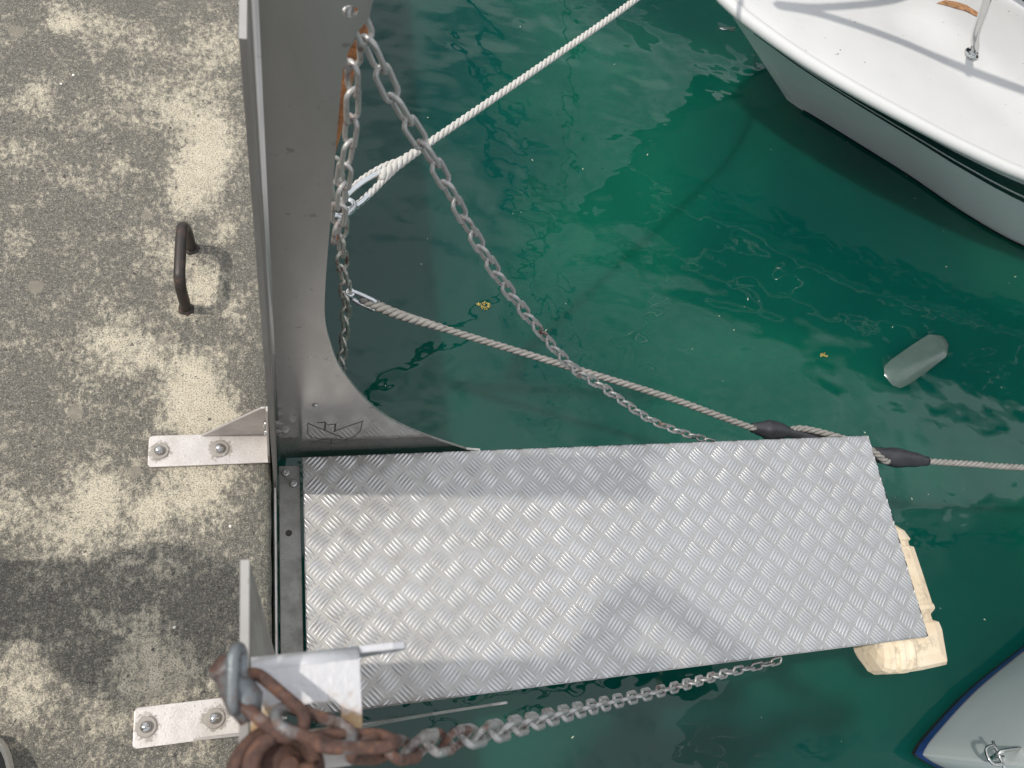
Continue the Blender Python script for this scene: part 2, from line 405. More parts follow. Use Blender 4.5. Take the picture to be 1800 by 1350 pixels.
fine = k.noise(k.scale(g, (60, 90, 1)), 1, 2, .5)
amp = k.ramp(k.noise(g, 1.4, 2, .5), [(.35, .25), (.65, 1.0)])
h = k.math('ADD', k.math('MULTIPLY', swell, 3.2), k.math('MULTIPLY', k.math('MULTIPLY', rip, amp), .60))
h = k.math('ADD', h, k.math('MULTIPLY', k.math('MULTIPLY', fine, amp), .004))
k.b.subsurface_method = 'BURLEY'
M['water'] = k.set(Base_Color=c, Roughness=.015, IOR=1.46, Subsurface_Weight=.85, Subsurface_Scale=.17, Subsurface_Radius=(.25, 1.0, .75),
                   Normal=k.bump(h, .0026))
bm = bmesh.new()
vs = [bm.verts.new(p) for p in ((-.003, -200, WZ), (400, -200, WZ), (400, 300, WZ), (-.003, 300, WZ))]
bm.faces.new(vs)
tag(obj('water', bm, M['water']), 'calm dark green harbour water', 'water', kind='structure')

# ------------------------------------------------------------------ gangplank (step)
PX0, PX1, PY0, PY1, PZ = .0615, 1.479, 0.0, .5005, -.10
gp = empty('boarding_plank', 'silver checker plate boarding plank reaching out from the concrete dock over the water', 'gangplank', (0.06, .25, PZ))
bm = bmesh.new(); lay = bm.verts.layers.float.new('groove')
pitch = .0612; pitchy = .0560; L = .0385; Wd = .0068; sp_ = .0077; H = .0024
# base sheet as a grid so grooves can carry dirt and painted edge shade
def bar(cx, cy, ang):
    H = .0024 * (.80 + .45 * mnoise.noise(V((cx * 7, cy * 7, 3.1))) + random.uniform(-.12, .12))
    ca, sa = math.cos(ang), math.sin(ang)
    sec = []
    N = 8
    for i in range(N + 1):
        u = -1 + 2 * i / N; w = Wd * .5 * (1 - abs(u) ** 2.0) + .0002; hh = H * (1 - abs(u) ** 3)
        row = []
        for s, q in ((-1, 0), (-.45, .85), (0, 1), (.45, .85), (1, 0)):
            lx = u * L / 2; ly = s * w
            x = cx + ca * lx - sa * ly; y = cy + sa * lx + ca * ly
            x = min(max(x, PX0 + .0006), PX1 - .0006); y = min(max(y, PY0 + .0006), PY1 - .0006)
            v = bm.verts.new((x, y, PZ + (q * hh if q else -.0004)))
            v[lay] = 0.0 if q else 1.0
            row.append(v)
        sec.append(row)
    for A, Bq in zip(sec, sec[1:]):
        for j in range(4):
            bm.faces.new((A[j], Bq[j], Bq[j + 1], A[j + 1]))
ni = int((PX1 - PX0) / pitch) + 2; nj = int((PY1 - PY0) / pitchy) + 2
for i in range(-1, ni + 1):
    for j in range(-1, nj + 1):
        for k2, (ox, oy, ang) in enumerate(((.45, .78, rad(47)), (.95, .28, rad(-47)))):
            cx = PX0 + (i + ox) * pitch; cy = PY0 + (j + oy) * pitchy
            for b_ in range(-2, 3):
                dx = -math.sin(ang) * b_ * sp_; dy = math.cos(ang) * b_ * sp_
                bx, by = cx + dx, cy + dy
                if bx < PX0 - .010 or bx > PX1 + .010 or by < PY0 - .010 or by > PY1 + .010: continue
                bar(bx, by, ang)
for f in bm.faces:
    f.smooth = True
# sheet with softly bent-down long edges
def sheet():
    rb = .004
    pr = [(PY0 - .001, -.078), (PY0 - .001, -rb), (PY0 + .0002, -.0012), (PY0 + rb - .001, 0)]
    yy = [PY0 + rb - .001 + (PY1 - PY0 - 2 * rb + .002) * t / 24 for t in range(1, 24)]
    pr += [(y, 0) for y in yy] + [(PY1 - rb + .001, 0), (PY1 - .0002, -.0012), (PY1 + .001, -rb), (PY1 + .001, -.078)]
    rr = []
    nx = 70
    for i in range(nx + 1):
        x = PX0 + (PX1 - PX0) * i / nx
        row = []
        for y, z in pr:
            w = .0007 * mnoise.noise(V((x * 4, y * 6, 1.3))) if z == 0 else 0
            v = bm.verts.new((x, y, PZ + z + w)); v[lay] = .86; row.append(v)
        rr.append(row)
    for A, Bq in zip(rr, rr[1:]):
        for j in range(len(pr) - 1):
            f = bm.faces.new((A[j], A[j + 1], Bq[j + 1], Bq[j])); f.smooth = True
    for row, sgn in ((rr[0], 1), (rr[-1], -1)):   # end lips
        upr = [bm.verts.new(v.co) for v in row]
        low = [bm.verts.new((v.co.x + sgn * -.0004, v.co.y, min(v.co.z, PZ - .012))) for v in row]
        for j in range(len(row) - 1):
            bm.faces.new((upr[j], upr[j + 1], low[j + 1], low[j]))
sheet()
for f in bm.faces:
    f.normal_update()
    if f.normal.z < -.01: f.normal_flip()
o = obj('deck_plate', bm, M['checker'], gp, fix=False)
bm = bmesh.new()
add_box(bm, PX0 + .01, PX1 - .02, PY0 + .012, PY0 + .052, PZ - .055, PZ - .006)
add_box(bm, PX0 + .01, PX1 - .02, PY1 - .052, PY1 - .012, PZ - .055, PZ - .006)
for x in (PX0 + .01, .45, .9, PX1 - .06):
    add_box(bm, x, x + .04, PY0 + .053, PY1 - .053, PZ - .050, PZ - .006)
obj('under_frame', bm, M['alu'], gp)
# hinge beam between dock and plank
bm = bmesh.new()
add_box(bm, .0135, .0565, .012, .489, -.140, -.118)
hb = obj('hinge_beam', bm, M['beam'], gp, bevel=.0015)
bm = bmesh.new(); add_box(bm, .0062, .0092, -.01, .417, -.150, -.022)
obj('hinge_leaf', bm, M['bracket'], gp)
def dome_bolt(name, base, axis, r, parent, washer=True, hexhead=False, mat='bolt'):
    bm = bmesh.new()
    if hexhead:
        add_lathe(bm, base, axis, [(0, 0), (r, 0), (r, r * .8), (r * .55, r * .8), (r * .55, r * 1.5), (r * .4, r * 1.7), (0, r * 1.7)], 6)
    else:
        add_lathe(bm, base, axis, [(0, -.0005), (r, -.0005), (r, r * .25), (r * .93, r * .62), (r * .7, r * .95), (r * .35, r * 1.12), (0, r * 1.16)], 20)
    b = obj(name, bm, M[mat], parent, smooth=not hexhead)
    if washer:
        bm = bmesh.new()
        add_lathe(bm, base, axis, [(0, 0), (r * 1.85, 0), (r * 1.85, .0016), (r * 1.7, .0022), (r * .9, .0022), (0, .0022)], 26)
        off = V((0, 0, 0)); p = parent
        w = obj('washer', bm, M['bracket'], parent)
    return b
for x, y in ((.028, .473), (.043, .449)):
    bm = bmesh.new()
    add_lathe(bm, (x, y, -.118), (0, 0, 1), [(0, 0), (.0085, 0), (.0085, .004), (.0075, .0055), (.004, .0058), (.0035, .002), (0, .002)], 18)
    obj('bolt', bm, M['bolt'], gp, smooth=False)
bm = bmesh.new(); add_lathe(bm, (.032, .347, -.1178), (0, 0, 1), [(0, 0), (.0062, 0), (.0066, .0006), (.0062, .001), (0, .0004)], 18)  # dark disc laid on the beam in place of a shaded hole
obj('dark_hole_disc', bm, M['scratch_hole'], gp)

# corner bumper under the outer end
def bumper():
    bm = bmesh.new(); st = []
    X1, Y0 = PX1 + .0025, PY0 - .0035
    zt = PZ - .012
    # path: (base point, outward normal, offset, rib height)
    for y, o_, h_ in ((.278, .012, -.020), (.272, .028, -.012), (.255, .040, -.004), (.232, .046, 0), (.228, .041, -.004), (.217, .041, -.004), (.213, .048, 0),
                      (.14, .050, 0), (.075, .051, 0), (.070, .051, .004), (.062, .051, .004), (.058, .050, 0), (.050, .043, -.005), (.036, .043, -.005), (.030, .053, 0), (.012, .055, 0)):
        st.append((V((X1, y, zt)), V((1, 0, 0)), o_, h_))
    st.append((V((X1, Y0, zt)), V((1, -1, 0)).normalized() * 1.30, .056, 0))
    for x, o_, h_ in ((1.468, .055, 0), (1.446, .055, 0), (1.442, .055, .005), (1.434, .055, .005), (1.430, .056, 0), (1.419, .056, 0), (1.415, .056, .002), (1.404, .055, .002), (1.400, .051, -.007),
                      (1.391, .052, -.007), (1.387, .054, .004), (1.378, .053, .004), (1.373, .050, -.003), (1.364, .046, -.008), (1.356, .030, -.018), (1.352, .012, -.03)):
        st.append((V((x, Y0, zt)), V((0, -1, 0)), o_, h_))
    rows = []
    for p, n, o_, h_ in st:
        a = n * -.06
        o_ *= 1.42 if p.y > .004 else 1.25
        sec = [p + a + V((0, 0, -.006)), p + n * .002 + V((0, 0, h_ * .7)), p + n * (o_ * .55) + V((0, 0, -.006 + h_)), p + n * (o_ * .88) + V((0, 0, -.016 + h_)), p + n * o_ + V((0, 0, -.030 + h_ * .5)),
               p + n * o_ + V((0, 0, -.085)), p + n * (o_ * .6) + V((0, 0, -.100)), p + a + V((0, 0, -.1))]
        rows.append([bm.verts.new(q) for q in sec])
    for A, Bq in zip(rows, rows[1:]):
        for j in range(8):
            bm.faces.new((A[j], A[(j + 1) % 8], Bq[(j + 1) % 8], Bq[j]))
    bm.faces.new(rows[0]); bm.faces.new(rows[-1][::-1])
    return bm
obj('corner_bumper', bumper(), M['bumper'], gp, bevel=.003)

# ------------------------------------------------------------------ steel posts
def flare_outline(top, lug):
    o_ = [(.0285, -.165), (.46, -.165), (.445, -.160)]
    curve = [(.425, -.152), (.331, -.06), (.246, .038), (.179, .154), (.119, .315), (.096, .424), (.086, .499), (.083, .60), (.083, .75), (.083, .9)]
    cc = catmull([(x, 0, z) for x, z in curve], 5)
    o_ += [(p.x, p.z) for p in cc]
    if lug: o_ += [(.084, .985), (.093, 1.02), (.101, 1.035), (.1035, 1.06), (.100, top - .012), (.090, top), (.0285, top)]
    else: o_ += [(.083, top - .012), (.078, top - .003), (.070, top), (.0285, top)]
    return o_
def make_post(name, label, y_web, sgn, flw, top, lug):
    """sgn=-1: flange runs towards -y from the web (upper post); +1 mirrored"""
    t = empty(name, label, 'steel post', (0.03, y_web, 0), 'steel posts either side of the plank')
    bm = bmesh.new()
    th = .005
    yo = y_web - sgn * th            # outer face of the web
    # flange and bend: profile in xy
    Rb = .0105
    inner = []; outer = []
    x_f = .0055
    yf = y_web + sgn * flw
    n = 6
    cxx, cyy = x_f + Rb, yo + sgn * Rb
    outer = [(x_f, yf)] + [(cxx - Rb * math.cos(a), cyy - sgn * Rb * math.sin(a)) for a in [i * math.pi / 2 / n for i in range(n + 1)]] + [(.0285, yo)]
    Ri = Rb - th
    inner = [(x_f + th, yf)] + [(cxx - Ri * math.cos(a), cyy - sgn * Ri * math.sin(a)) for a in [i * math.pi / 2 / n for i in range(n + 1)]] + [(.0285, y_web)]
    z0 = -.175
    zs = [z0, top]
    loops = []
    for z in zs:
        loops.append(([bm.verts.new((x, y, z)) for x, y in outer], [bm.verts.new((x, y, z)) for x, y in inner]))
    (o0, i0), (o1, i1) = loops
    m = len(outer)
    for i in range(m - 1):
        f = bm.faces.new((o0[i], o0[i + 1], o1[i + 1], o1[i])); f.smooth = 0 < i < m - 2
        f = bm.faces.new((i0[i], i1[i], i1[i + 1], i0[i + 1])); f.smooth = 0 < i < m - 2
        bm.faces.new((o1[i], o1[i + 1], i1[i + 1], i1[i])); bm.faces.new((o0[i], i0[i], i0[i + 1], o0[i + 1]))
    for i in (0,):
        bm.faces.new((o0[i], o1[i], i1[i], i0[i]))
    holes = []
    if lug:
        holes.append([(.086 + .0068 * math.cos(a), 1.040 + .0062 * math.sin(a)) for a in [i * math.pi / 8 for i in range(16)]])
    tmp = bmesh.new()
    add_plate(tmp, flare_outline(top, lug), holes, lambda a, b: V((a, y_web, b)), V((0, -sgn * th, 0)))
    me = bpy.data.meshes.new('t'); tmp.to_mesh(me); tmp.free(); bm.from_mesh(me); bpy.data.meshes.remove(me)
    obj('upright', bm, M['steel'], t)
    return t

up = make_post('steel_post', 'tall grey steel post with flared foot and a scratched boat drawing, away from the padlock', .52, -1, .095, 1.095, True)
lo = make_post('steel_post', 'steel post nearest the viewer with a rusty padlock and chain at its top', -.021, 1, .112, 1.03, False)

# rivet head and scratched drawing on the upper post
bm = bmesh.new()
add_lathe(bm, (.0815, .5199, .155), (0, -1, 0), [(0, 0), (.0055, 0), (.005, .0022), (.002, .0035), (0, .0036)], 16)
obj('rivet', bm, M['bolt'], up, smooth=True)
STR = [[(0.0701, 0.0532), (0.0711, -0.0045), (0.0793, -0.0266), (0.0954, -0.0428), (0.1156, -0.0376)], [(0.07, 0.0565), (0.1082, 0.0059), (0.142, -0.0404)], [(0.087, 0.0583), (0.1029, 0.0603), (0.1034, 0.0167)], [(0.1068, 0.0435), (0.1228, 0.0488), (0.1229, 0.001)], [(0.1247, 0.0078), (0.1508, 0.0364), (0.1754, 0.061)], [(0.1735, 0.0578), (0.1735, -0.0002), (0.1635, -0.0353), (0.144, -0.0554)], [(0.0801, -0.0634), (0.0989, -0.0469), (0.118, -0.0415), (0.144, -0.0554), (0.1801, -0.0556)], [(0.0889, -0.0532), (0.1195, -0.0754), (0.1576, -0.0682)], [(0.08, -0.0597), (0.0938, -0.065)], [(0.1182, -0.0452), (0.1195, -0.0754)]]
wid = [.0008, .0013, .0016, .0016, .0013, .0008, .0010, .0008, .0007, .0014]
bm = bmesh.new()
for s, w in zip(STR, wid):
    for (a, b) in zip(s, s[1:]):
        A = V((a[0], .5196, a[1])); Bq = V((b[0], .5196, b[1])); d = (Bq - A).normalized(); nn = V((-d.z, 0, d.x)) * w
        bm.faces.new([bm.verts.new(q) for q in (A - nn, Bq - nn, Bq + nn, A + nn)])
obj('scratched_boat_drawing', bm, M['scratch_hole'], up)

def bracket(parent, y0, y1, ygus, sg):
    """foot bracket on the dock: plate, upright ear, gusset"""
    th = .005
    bm = bmesh.new()
    r = .006
    o_ = [(-.2175 + r, y0), (.0, y0), (.0, y1), (-.2175 + r, y1), (-.2175 + .002, y1 - .002), (-.2175, y1 - r), (-.2175, y0 + r), (-.2175 + .002, y0 + .002)]
    add_plate(bm, o_, [], lambda a, b: V((a, b, .0012)), V((0, 0, th)))
    b = obj('foot_bracket', bm, M['bracket'], parent, bevel=.001)
    bm = bmesh.new()
    hz = .150
    add_plate(bm, [(y0, .0065), (y1, .0065), (y1, hz), (ygus - sg * .010, hz), (y0 if sg > 0 else y1, .050)] if sg > 0 else
              [(y1, .0065), (y0, .0065), (y0, hz), (ygus - sg * .010, hz), (y1, .050)],
              [], lambda a, b2: V((-.0002, a, b2)), V((-.0045, 0, 0)))
    obj('bracket_ear', bm, M['bracket'], b, bevel=.001)
    bm = bmesh.new()
    ya, yb = (ygus, ygus - sg * .0045)
    add_plate(bm, [(-.1255, .0065), (-.0052, .0065), (-.0052, .149), (-.012, .149)], [], lambda a, b2: V((a, ya, b2)), V((0, yb - ya, 0)))
    obj('gusset', bm, M['bracket'], b, bevel=.001)
    ym = (y0 + y1) / 2
    for x in (-.198, -.092):
        dome_bolt('bolt', (x, ym, .0085), (0, 0, 1), .0092, b, washer=False)
        bm = bmesh.new()
        add_lathe(bm, (x, ym, .0062), (0, 0, 1), [(0, 0), (.0165, 0), (.0165, .0016), (.0150, .0024), (.008, .0024), (0, .0024)], 28)
        obj('washer', bm, M['bracket'], b)
    for z in (.060, .105):
        yy = ygus - sg * .018
        bm = bmesh.new()
        add_lathe(bm, (.0117, yy, z), (1, 0, 0), [(0, 0), (.0085, 0), (.0085, .0016), (.0066, .0018), (.0066, .008), (.0038, .0082), (.0038, .0135), (0, .0138)], 6)
        obj('nut', bm, M['bolt'], b)
        bm = bmesh.new()
        add_lathe(bm, (-.0047, yy, z), (-1, 0, 0), [(0, 0), (.0072, 0), (.0068, .0035), (.0035, .0055), (0, .0058)], 16)
        obj('bolt', bm, M['bolt'], b, smooth=True)
bracket(up, .4600, .5215, .5215, 1)
bracket(lo, -.0165, .0465, -.0165, -1)

# hasp on the near post
bm = bmesh.new()
x0, x1, y0, y1 = .012, .0705, -.0135, .0285
def rc(cx, cy, r, a0, a1, n=6): return [(cx + r * math.cos(rad(a0 + (a1 - a0) * i / n)), cy + r * math.sin(rad(a0 + (a1 - a0) * i / n))) for i in range(n + 1)]
out_ = [(x0, y1)] + rc(x0 + .006, y0 + .006, .006, 180, 270) + rc(x1 - .009, y0 + .009, .009, 270, 360) + [(x1, y1)]
slot = rc(.033, .0015, .0065, 90, 270) + rc(.053, .0015, .0065, -90, 90)
add_plate(bm, out_, [slot], lambda a, b: V((a, b, 1.0380)), V((0, 0, .0042)))
hp = obj('hasp', bm, M['hasp'], lo, bevel=.0008)
bm = bmesh.new()   # bend and down-turned lip
n = 8; rr = []
for i in range(n + 1):
    a = i / n * math.pi / 2
    for_ = []
    for x in (x0, x1):
        for r in (.0074, .0032):
            for_.append(bm.verts.new((x, y1 + r * math.sin(a), 1.0348 + r * math.cos(a))))
    rr.append(for_)
for A, Bq in zip(rr, rr[1:]):
    bm.faces.new((A[0], A[2], Bq[2], Bq[0])); bm.faces.new((A[1], Bq[1], Bq[3], A[3]))
    bm.faces.new((A[0], Bq[0], Bq[1], A[1])); bm.faces.new((A[2], A[3], Bq[3], Bq[2]))
for f in bm.faces: f.smooth = True
obj('hasp_bend', bm, M['hasp'], hp)
bm = bmesh.new()
ear = [(x0, .985), (x1, .985), (.086, 1.003), (.0965, 1.016), (.0995, 1.026), (.0975, 1.034), (.090, 1.0375), (x1 + .0006, 1.0375), (x1 + .0006, 1.0346), (x0, 1.0346)]
hole = [(.0885 + .0055 * math.cos(i * math.pi / 7), 1.024 + .0055 * math.sin(i * math.pi / 7)) for i in range(14)]
add_plate(bm, ear, [hole], lambda a, b: V((a, y1 + .0032, b)), V((0, .0042, 0)))
obj('hasp_ear', bm, M['hasp'], hp, bevel=.0006)

# ------------------------------------------------------------------ chains
def link_mesh(name, Lo, Wo, d, mat, seg=9, n=8):
    bm = bmesh.new(); r = d / 2; Rr = Wo / 2 - r; hl = Lo / 2 - Wo / 2
    pts = []
    for i in range(n + 1):
        a = -math.pi / 2 + math.pi * i / n; pts.append((hl + Rr * math.cos(a), Rr * math.sin(a), 0))
    pts.append((0, Rr, 0))
    for i in range(n + 1):
        a = math.pi / 2 + math.pi * i / n; pts.append((-hl + Rr * math.cos(a), Rr * math.sin(a), 0))
    pts.append((0, -Rr, 0))
    add_tube(bm, pts, r, seg, closed=True)
    bmesh.ops.recalc_face_normals(bm, faces=bm.faces[:])
    me = bpy.data.meshes.new(name); bm.to_mesh(me); bm.free()
    for p in me.polygons: p.use_smooth = True
    me.materials.append(mat)
    return me

def orient(c, t, nrm):
    t = t.normalized(); nrm = (nrm - t * nrm.dot(t)).normalized(); b = nrm.cross(t)
    m = Matrix((t, b, nrm)).transposed().to_4x4(); m.translation = c
    return m

def chain(root, path, pitch, me_for, roll0=0.0, twist=0.0, jitter=.12, skip=0):
    pts = resample(catmull(path, 24), pitch)
    first = {}
    for i, (a, b) in enumerate(zip(pts, pts[1:])):
        t = b - a; A, Bq = frame_at(t)
        ang = roll0 + (i % 2) * math.pi / 2 + twist * i + random.uniform(-jitter, jitter)
        n_ = A * math.cos(ang) + Bq * math.sin(ang)
        me = me_for(i)
        if me.name not in first:
            o = bpy.data.objects.new('link', me); link(o, root); first[me.name] = o
        else:
            o = first[me.name].copy(); COL.objects.link(o); o.parent = root
        m = orient((a + b) / 2, t, n_); m.translation -= root.location
        o.matrix_local = m
    return pts
ml_grey = link_mesh('link_grey', .0460, .0208, .0056, M['chain'])
ml_mid = link_mesh('link_mid', .0460, .0210, .0057, M['chain_mid'])
ml_rust = link_mesh('link_rusty', .0465, .0215, .0062, M['chain_rusty'])
ml_moor = link_mesh('link_mooring', .083, .035, .0090, M['chain_light'])
PITCH = .0358
cr = empty('rail_chain', 'grey galvanised chain sloping from the flared tall post down to the plank end', 'chain', (.09, .53, 1.03), 'chains holding up the plank')
C1 = [(.0885, .528, 1.038), (.112, .529, .985), (.138, .528, .93), (.192, .527, .84), (.254, .526, .723), (.346, .525, .567), (.516, .525, .32), (.624, .525, .208), (.831, .524, -.006), (1.042, .520, -.152), (1.10, .512, -.165)]
chain(cr, C1, PITCH, lambda i: ml_grey, .75, .02)
ch = empty('chain_tail', 'loose heavy chain end hanging straight down beside the edge of the tall flared post', 'chain', (.09, .54, 1.0))
chain(ch, [(.084, .533, 1.03), (.092, .54, .985), (.0965, .545, .93), (.099, .543, .88), (.0955, .541, .79), (.0945, .54, .72), (.0915, .54, .64)], PITCH, lambda i: ml_mid, .35, .09)
c2 = empty('rail_chain', 'chain sagging from the padlocked near post to the plank end, rusty at its top links', 'chain', (.08, -.022, 1.03), 'chains holding up the plank')
C2 = [(.0665, -.016, 1.066), (.090, -.022, 1.026), (.12, -.024, .966), (.192, -.028, .84), (.318, -.031, .615), (.487, -.033, .362), (.682, -.031, .148), (.924, -.021, -.073), (1.09, -.012, -.150), (1.13, -.004, -.165)]
chain(c2, C2, PITCH, lambda i: ml_rust if i < 2 else (ml_mid if i < 5 else ml_grey), .85, -.03)

# padlock and the links round it
pl = empty('padlock', 'rust covered padlock lying on the top of the near post among chain links', 'padlock', (.03, -.016, 1.075))
bm = bmesh.new()
ax = V((.18, .28, .95)).normalized(); c0 = V((.0225, -.0270, 1.050))
add_lathe(bm, c0, ax, [(0, 0), (.021 * .84, 0), (.0262 * .84, .002), (.0285 * .84, .006), (.029 * .84, .012), (.0285 * .84, .018), (.0262 * .84, .0215), (.0225 * .84, .0235), (.0215 * .84, .0222), (.0150 * .84, .0222), (.0142 * .84, .0236), (.006, .0245), (0, .0245)], 30)
body = obj('lock_body', bm, M['padlock'], pl, smooth=True, bevel=0)
a_, b_ = frame_at(ax)
bm = bmesh.new()
top = c0 + ax * .0262
hook = [top + a_ * (.0140 * math.cos(q)) + b_ * (.0140 * math.sin(q)) + ax * (.003 * math.sin(q * .5)) for q in [rad(-30 + 255 * i / 26) for i in range(27)]]
add_tube(bm, hook, [.0052 - .0012 * (i / 26) for i in range(27)], 10)
obj('shackle', bm, M['padlock'], pl, smooth=True)
bm = bmesh.new()
add_lathe(bm, c0 + ax * .024 + a_ * .004 - b_ * .003, ax, [(0, 0), (.0052, 0), (.0052, .0018), (.0035, .0026), (0, .0026)], 16)
obj('keyhole_cap', bm, M['padlock'], pl, smooth=True)

lc = empty('lock_chain', 'short rusty chain links wrapped through the hasp and padlock on the near post', 'chain', (.02, .01, 1.07))
big_r = link_mesh('link_lock', .0475, .0235, .0064, M['chain_rusty'], 10, 10)
big_z = link_mesh('link_zinc', .036, .0185, .0062, M['zinc'], 10, 10)
def place(me, c, t, nrm):
    o = bpy.data.objects.new('link', me); link(o, lc)
    m = orient(V(c) - lc.location, V(t), V(nrm)); o.matrix_local = m
place(big_r, (.0225, .0095, 1.071), (.76, -.72, .06), (.35, .30, .9))
place(big_r, (.0440, -.0035, 1.070), (.90, -.40, -.04), (.25, .75, .62))
place(big_z, (.0070, .0235, 1.076), (.02, .95, .25), (.93, .1, .35))
place(big_r, (.0635, -.0125, 1.072), (.95, -.12, -.25), (.1, .95, .35))
bm = bmesh.new()   # crusted shackle pin beside the lock
add_tube(bm, [(.0030, .0265, 1.067), (.0105, .0135, 1.069), (.0125, .0040, 1.066)], [.0075, .0088, .0050], 12)
add_lathe(bm, (.0020, .0285, 1.066), (-.6, .6, .5), [(0, 0), (.0075, 0), (.0075, .006), (0, .0065)], 6)
for v in bm.verts:
    v.co += V((mnoise.noise(v.co * 190), mnoise.noise(v.co * 190 + V((5, 0, 0))), mnoise.noise(v.co * 190 + V((0, 7, 0))))) * .0022
obj('crusted_pin', bm, M['zinc'], lc, smooth=True)

# mooring chain down to the water on the far side
mc = empty('mooring_chain', 'pale long link chain hanging from a rusty pole into the water with two ropes attached', 'chain', (.15, .95, .2))
MC = [(.118, .953, .30), (.145, .950, .16), (.153, .95, -.011), (.173, .95, -.192), (.184, .95, -.378), (.188, .95, -.641), (.192, .95, -.80)]
chain(mc, MC, .0655, lambda i: ml_moor, .5, .0, .2)
bm = bmesh.new()
add_tube(bm, [(.05, .95, -.9), (.095, .95, .2), (.118, .95, .39), (.130, .95, .52), (.138, .95, .66), (.145, .95, .80)], [.009, .011, .013, .014, .020, .020], 10)
add_lathe(bm, (.134, .95, .60), (.1, 0, 1), [(.0, 0), (.024, 0), (.024, .02), (0, .02)], 10)
for v in bm.verts: v.co += V((mnoise.noise(v.co * 60), mnoise.noise(v.co * 60 + V((9, 0, 0))), 0)) * .004
o = obj('rusty_pole', bm, M['pole'], smooth=True)
tag(o, 'thin rust orange iron pole rising beside the tall steel post', 'pole')

# ------------------------------------------------------------------ ropes
def add_rope(bm, path, Rr, lay=.055, seg=7, taper=None, strands=3, step=.0045):
    pts = resample(catmull(path, 30), step)
    n = len(pts); prev = None; fr = []
    for i in range(n):
        t = (pts[min(i + 1, n - 1)] - pts[max(i - 1, 0)]).normalized()
        if prev is None: a, b = frame_at(t)
        else: a = (prev - t * prev.dot(t)).normalized(); b = a.cross(t).normalized()
        prev = a; fr.append((a, b))
    for s in range(strands):
        line = []; rs = []
        for i, p in enumerate(pts):
            q = i * step / lay * 2 * math.pi + s * 2 * math.pi / strands
            R2 = Rr * (taper(i / (n - 1)) if taper else 1)
            line.append(p + (fr[i][0] * math.cos(q) + fr[i][1] * math.sin(q)) * R2 * .5); rs.append(R2 * .52)
        add_tube(bm, line, rs, seg)

rp = empty('mooring_rope', 'clean white three strand mooring rope running up and away to the white boat', 'rope', (.15, .98, .1), 'mooring ropes')
bm = bmesh.new()
R1 = [(.235, 1.085, .08), (.36, 1.195, .078), (.65, 1.448, .076), (.976, 1.733, .08), (1.24, 1.99, .085), (1.42, 2.32, .09), (1.55, 2.9, .1), (1.66, 3.7, .12)]
add_rope(bm, R1, .0092, .052, taper=lambda u: 1.0 + .55 * max(0, 1 - u / .05))
obj('rope_line', bm, M['rope_white'], rp, smooth=True)
bm = bmesh.new()
add_rope(bm, [(.30, 1.142, .08), (.255, 1.092, .078), (.205, 1.035, .074), (.172, 1.004, .072), (.160, 1.000, .074)], .0080, .045)
add_rope(bm, [(.30, 1.142, .08), (.248, 1.115, .082), (.200, 1.078, .082), (.168, 1.045, .08)], .0072, .045)
obj('eye_splice', bm, M['rope_white'], rp, smooth=True)
bm = bmesh.new()
add_tube(bm, catmull([(.245, 1.103, .083), (.200, 1.068, .084), (.168, 1.035, .085), (.152, 1.008, .090), (.160, .993, .086), (.19, 1.015, .078), (.225, 1.06, .074)], 6), .0062, 8)
obj('thimble', bm, M['shackle'], rp, smooth=True)
bm = bmesh.new()
add_tube(bm, [(.150 + .024 * math.cos(q) + .010 * math.sin(q), .978 + .036 * math.sin(q), .112 - .022 * math.sin(q)) for q in [i * math.pi / 14 for i in range(28)]], .0062, 9, closed=True)
obj('shackle', bm, M['shackle'], rp, smooth=True)

rp2 = empty('mooring_rope', 'worn grey mooring rope passing under the outer end of the plank through the rubber snubber', 'rope', (.19, .96, -.22), 'mooring ropes')
bm = bmesh.new()
R2a = [(.245, .928, -.225), (.42, .866, -.232), (.740, .765, -.245), (1.02, .672, -.25), (1.262, .580, -.258), (1.345, .572, -.262), (1.40, .574, -.250), (1.47, .550, -.234), (1.56, .514, -.226), (1.60, .486, -.226), (1.635, .466, -.238), (1.67, .474, -.252), (1.73, .472, -.25), (1.79, .463, -.25), (1.95, .447, -.25), (2.14, .428, -.25), (3.0, .36, -.25), (4.2, .3, -.25)]
add_rope(bm, R2a, .0096, .054)
obj('rope_line', bm, M['rope_grey'], rp2, smooth=True)
bm = bmesh.new()
add_rope(bm, [(.215, .945, -.224), (.30, .905, -.228), (.42, .866, -.232)], .0150, .05, taper=lambda u: 1 - .3 * u)
obj('eye_splice', bm, M['rope_grey'], rp2, smooth=True)
bm = bmesh.new()
add_tube(bm, catmull([(.250, .930, -.214), (.205, .952, -.212), (.186, .958, -.213)], 5), .0064, 8)
add_tube(bm, catmull([(.248, .918, -.234), (.21, .935, -.232), (.192, .947, -.23)], 5), .0064, 8)
add_lathe(bm, (.186, .955, -.228), (0, 0, 1), [(0, 0), (.0125, 0), (.0125, .018), (.008, .020), (.006, .016), (0, .016)], 16)
obj('shackle', bm, M['shackle'], rp2, smooth=True)

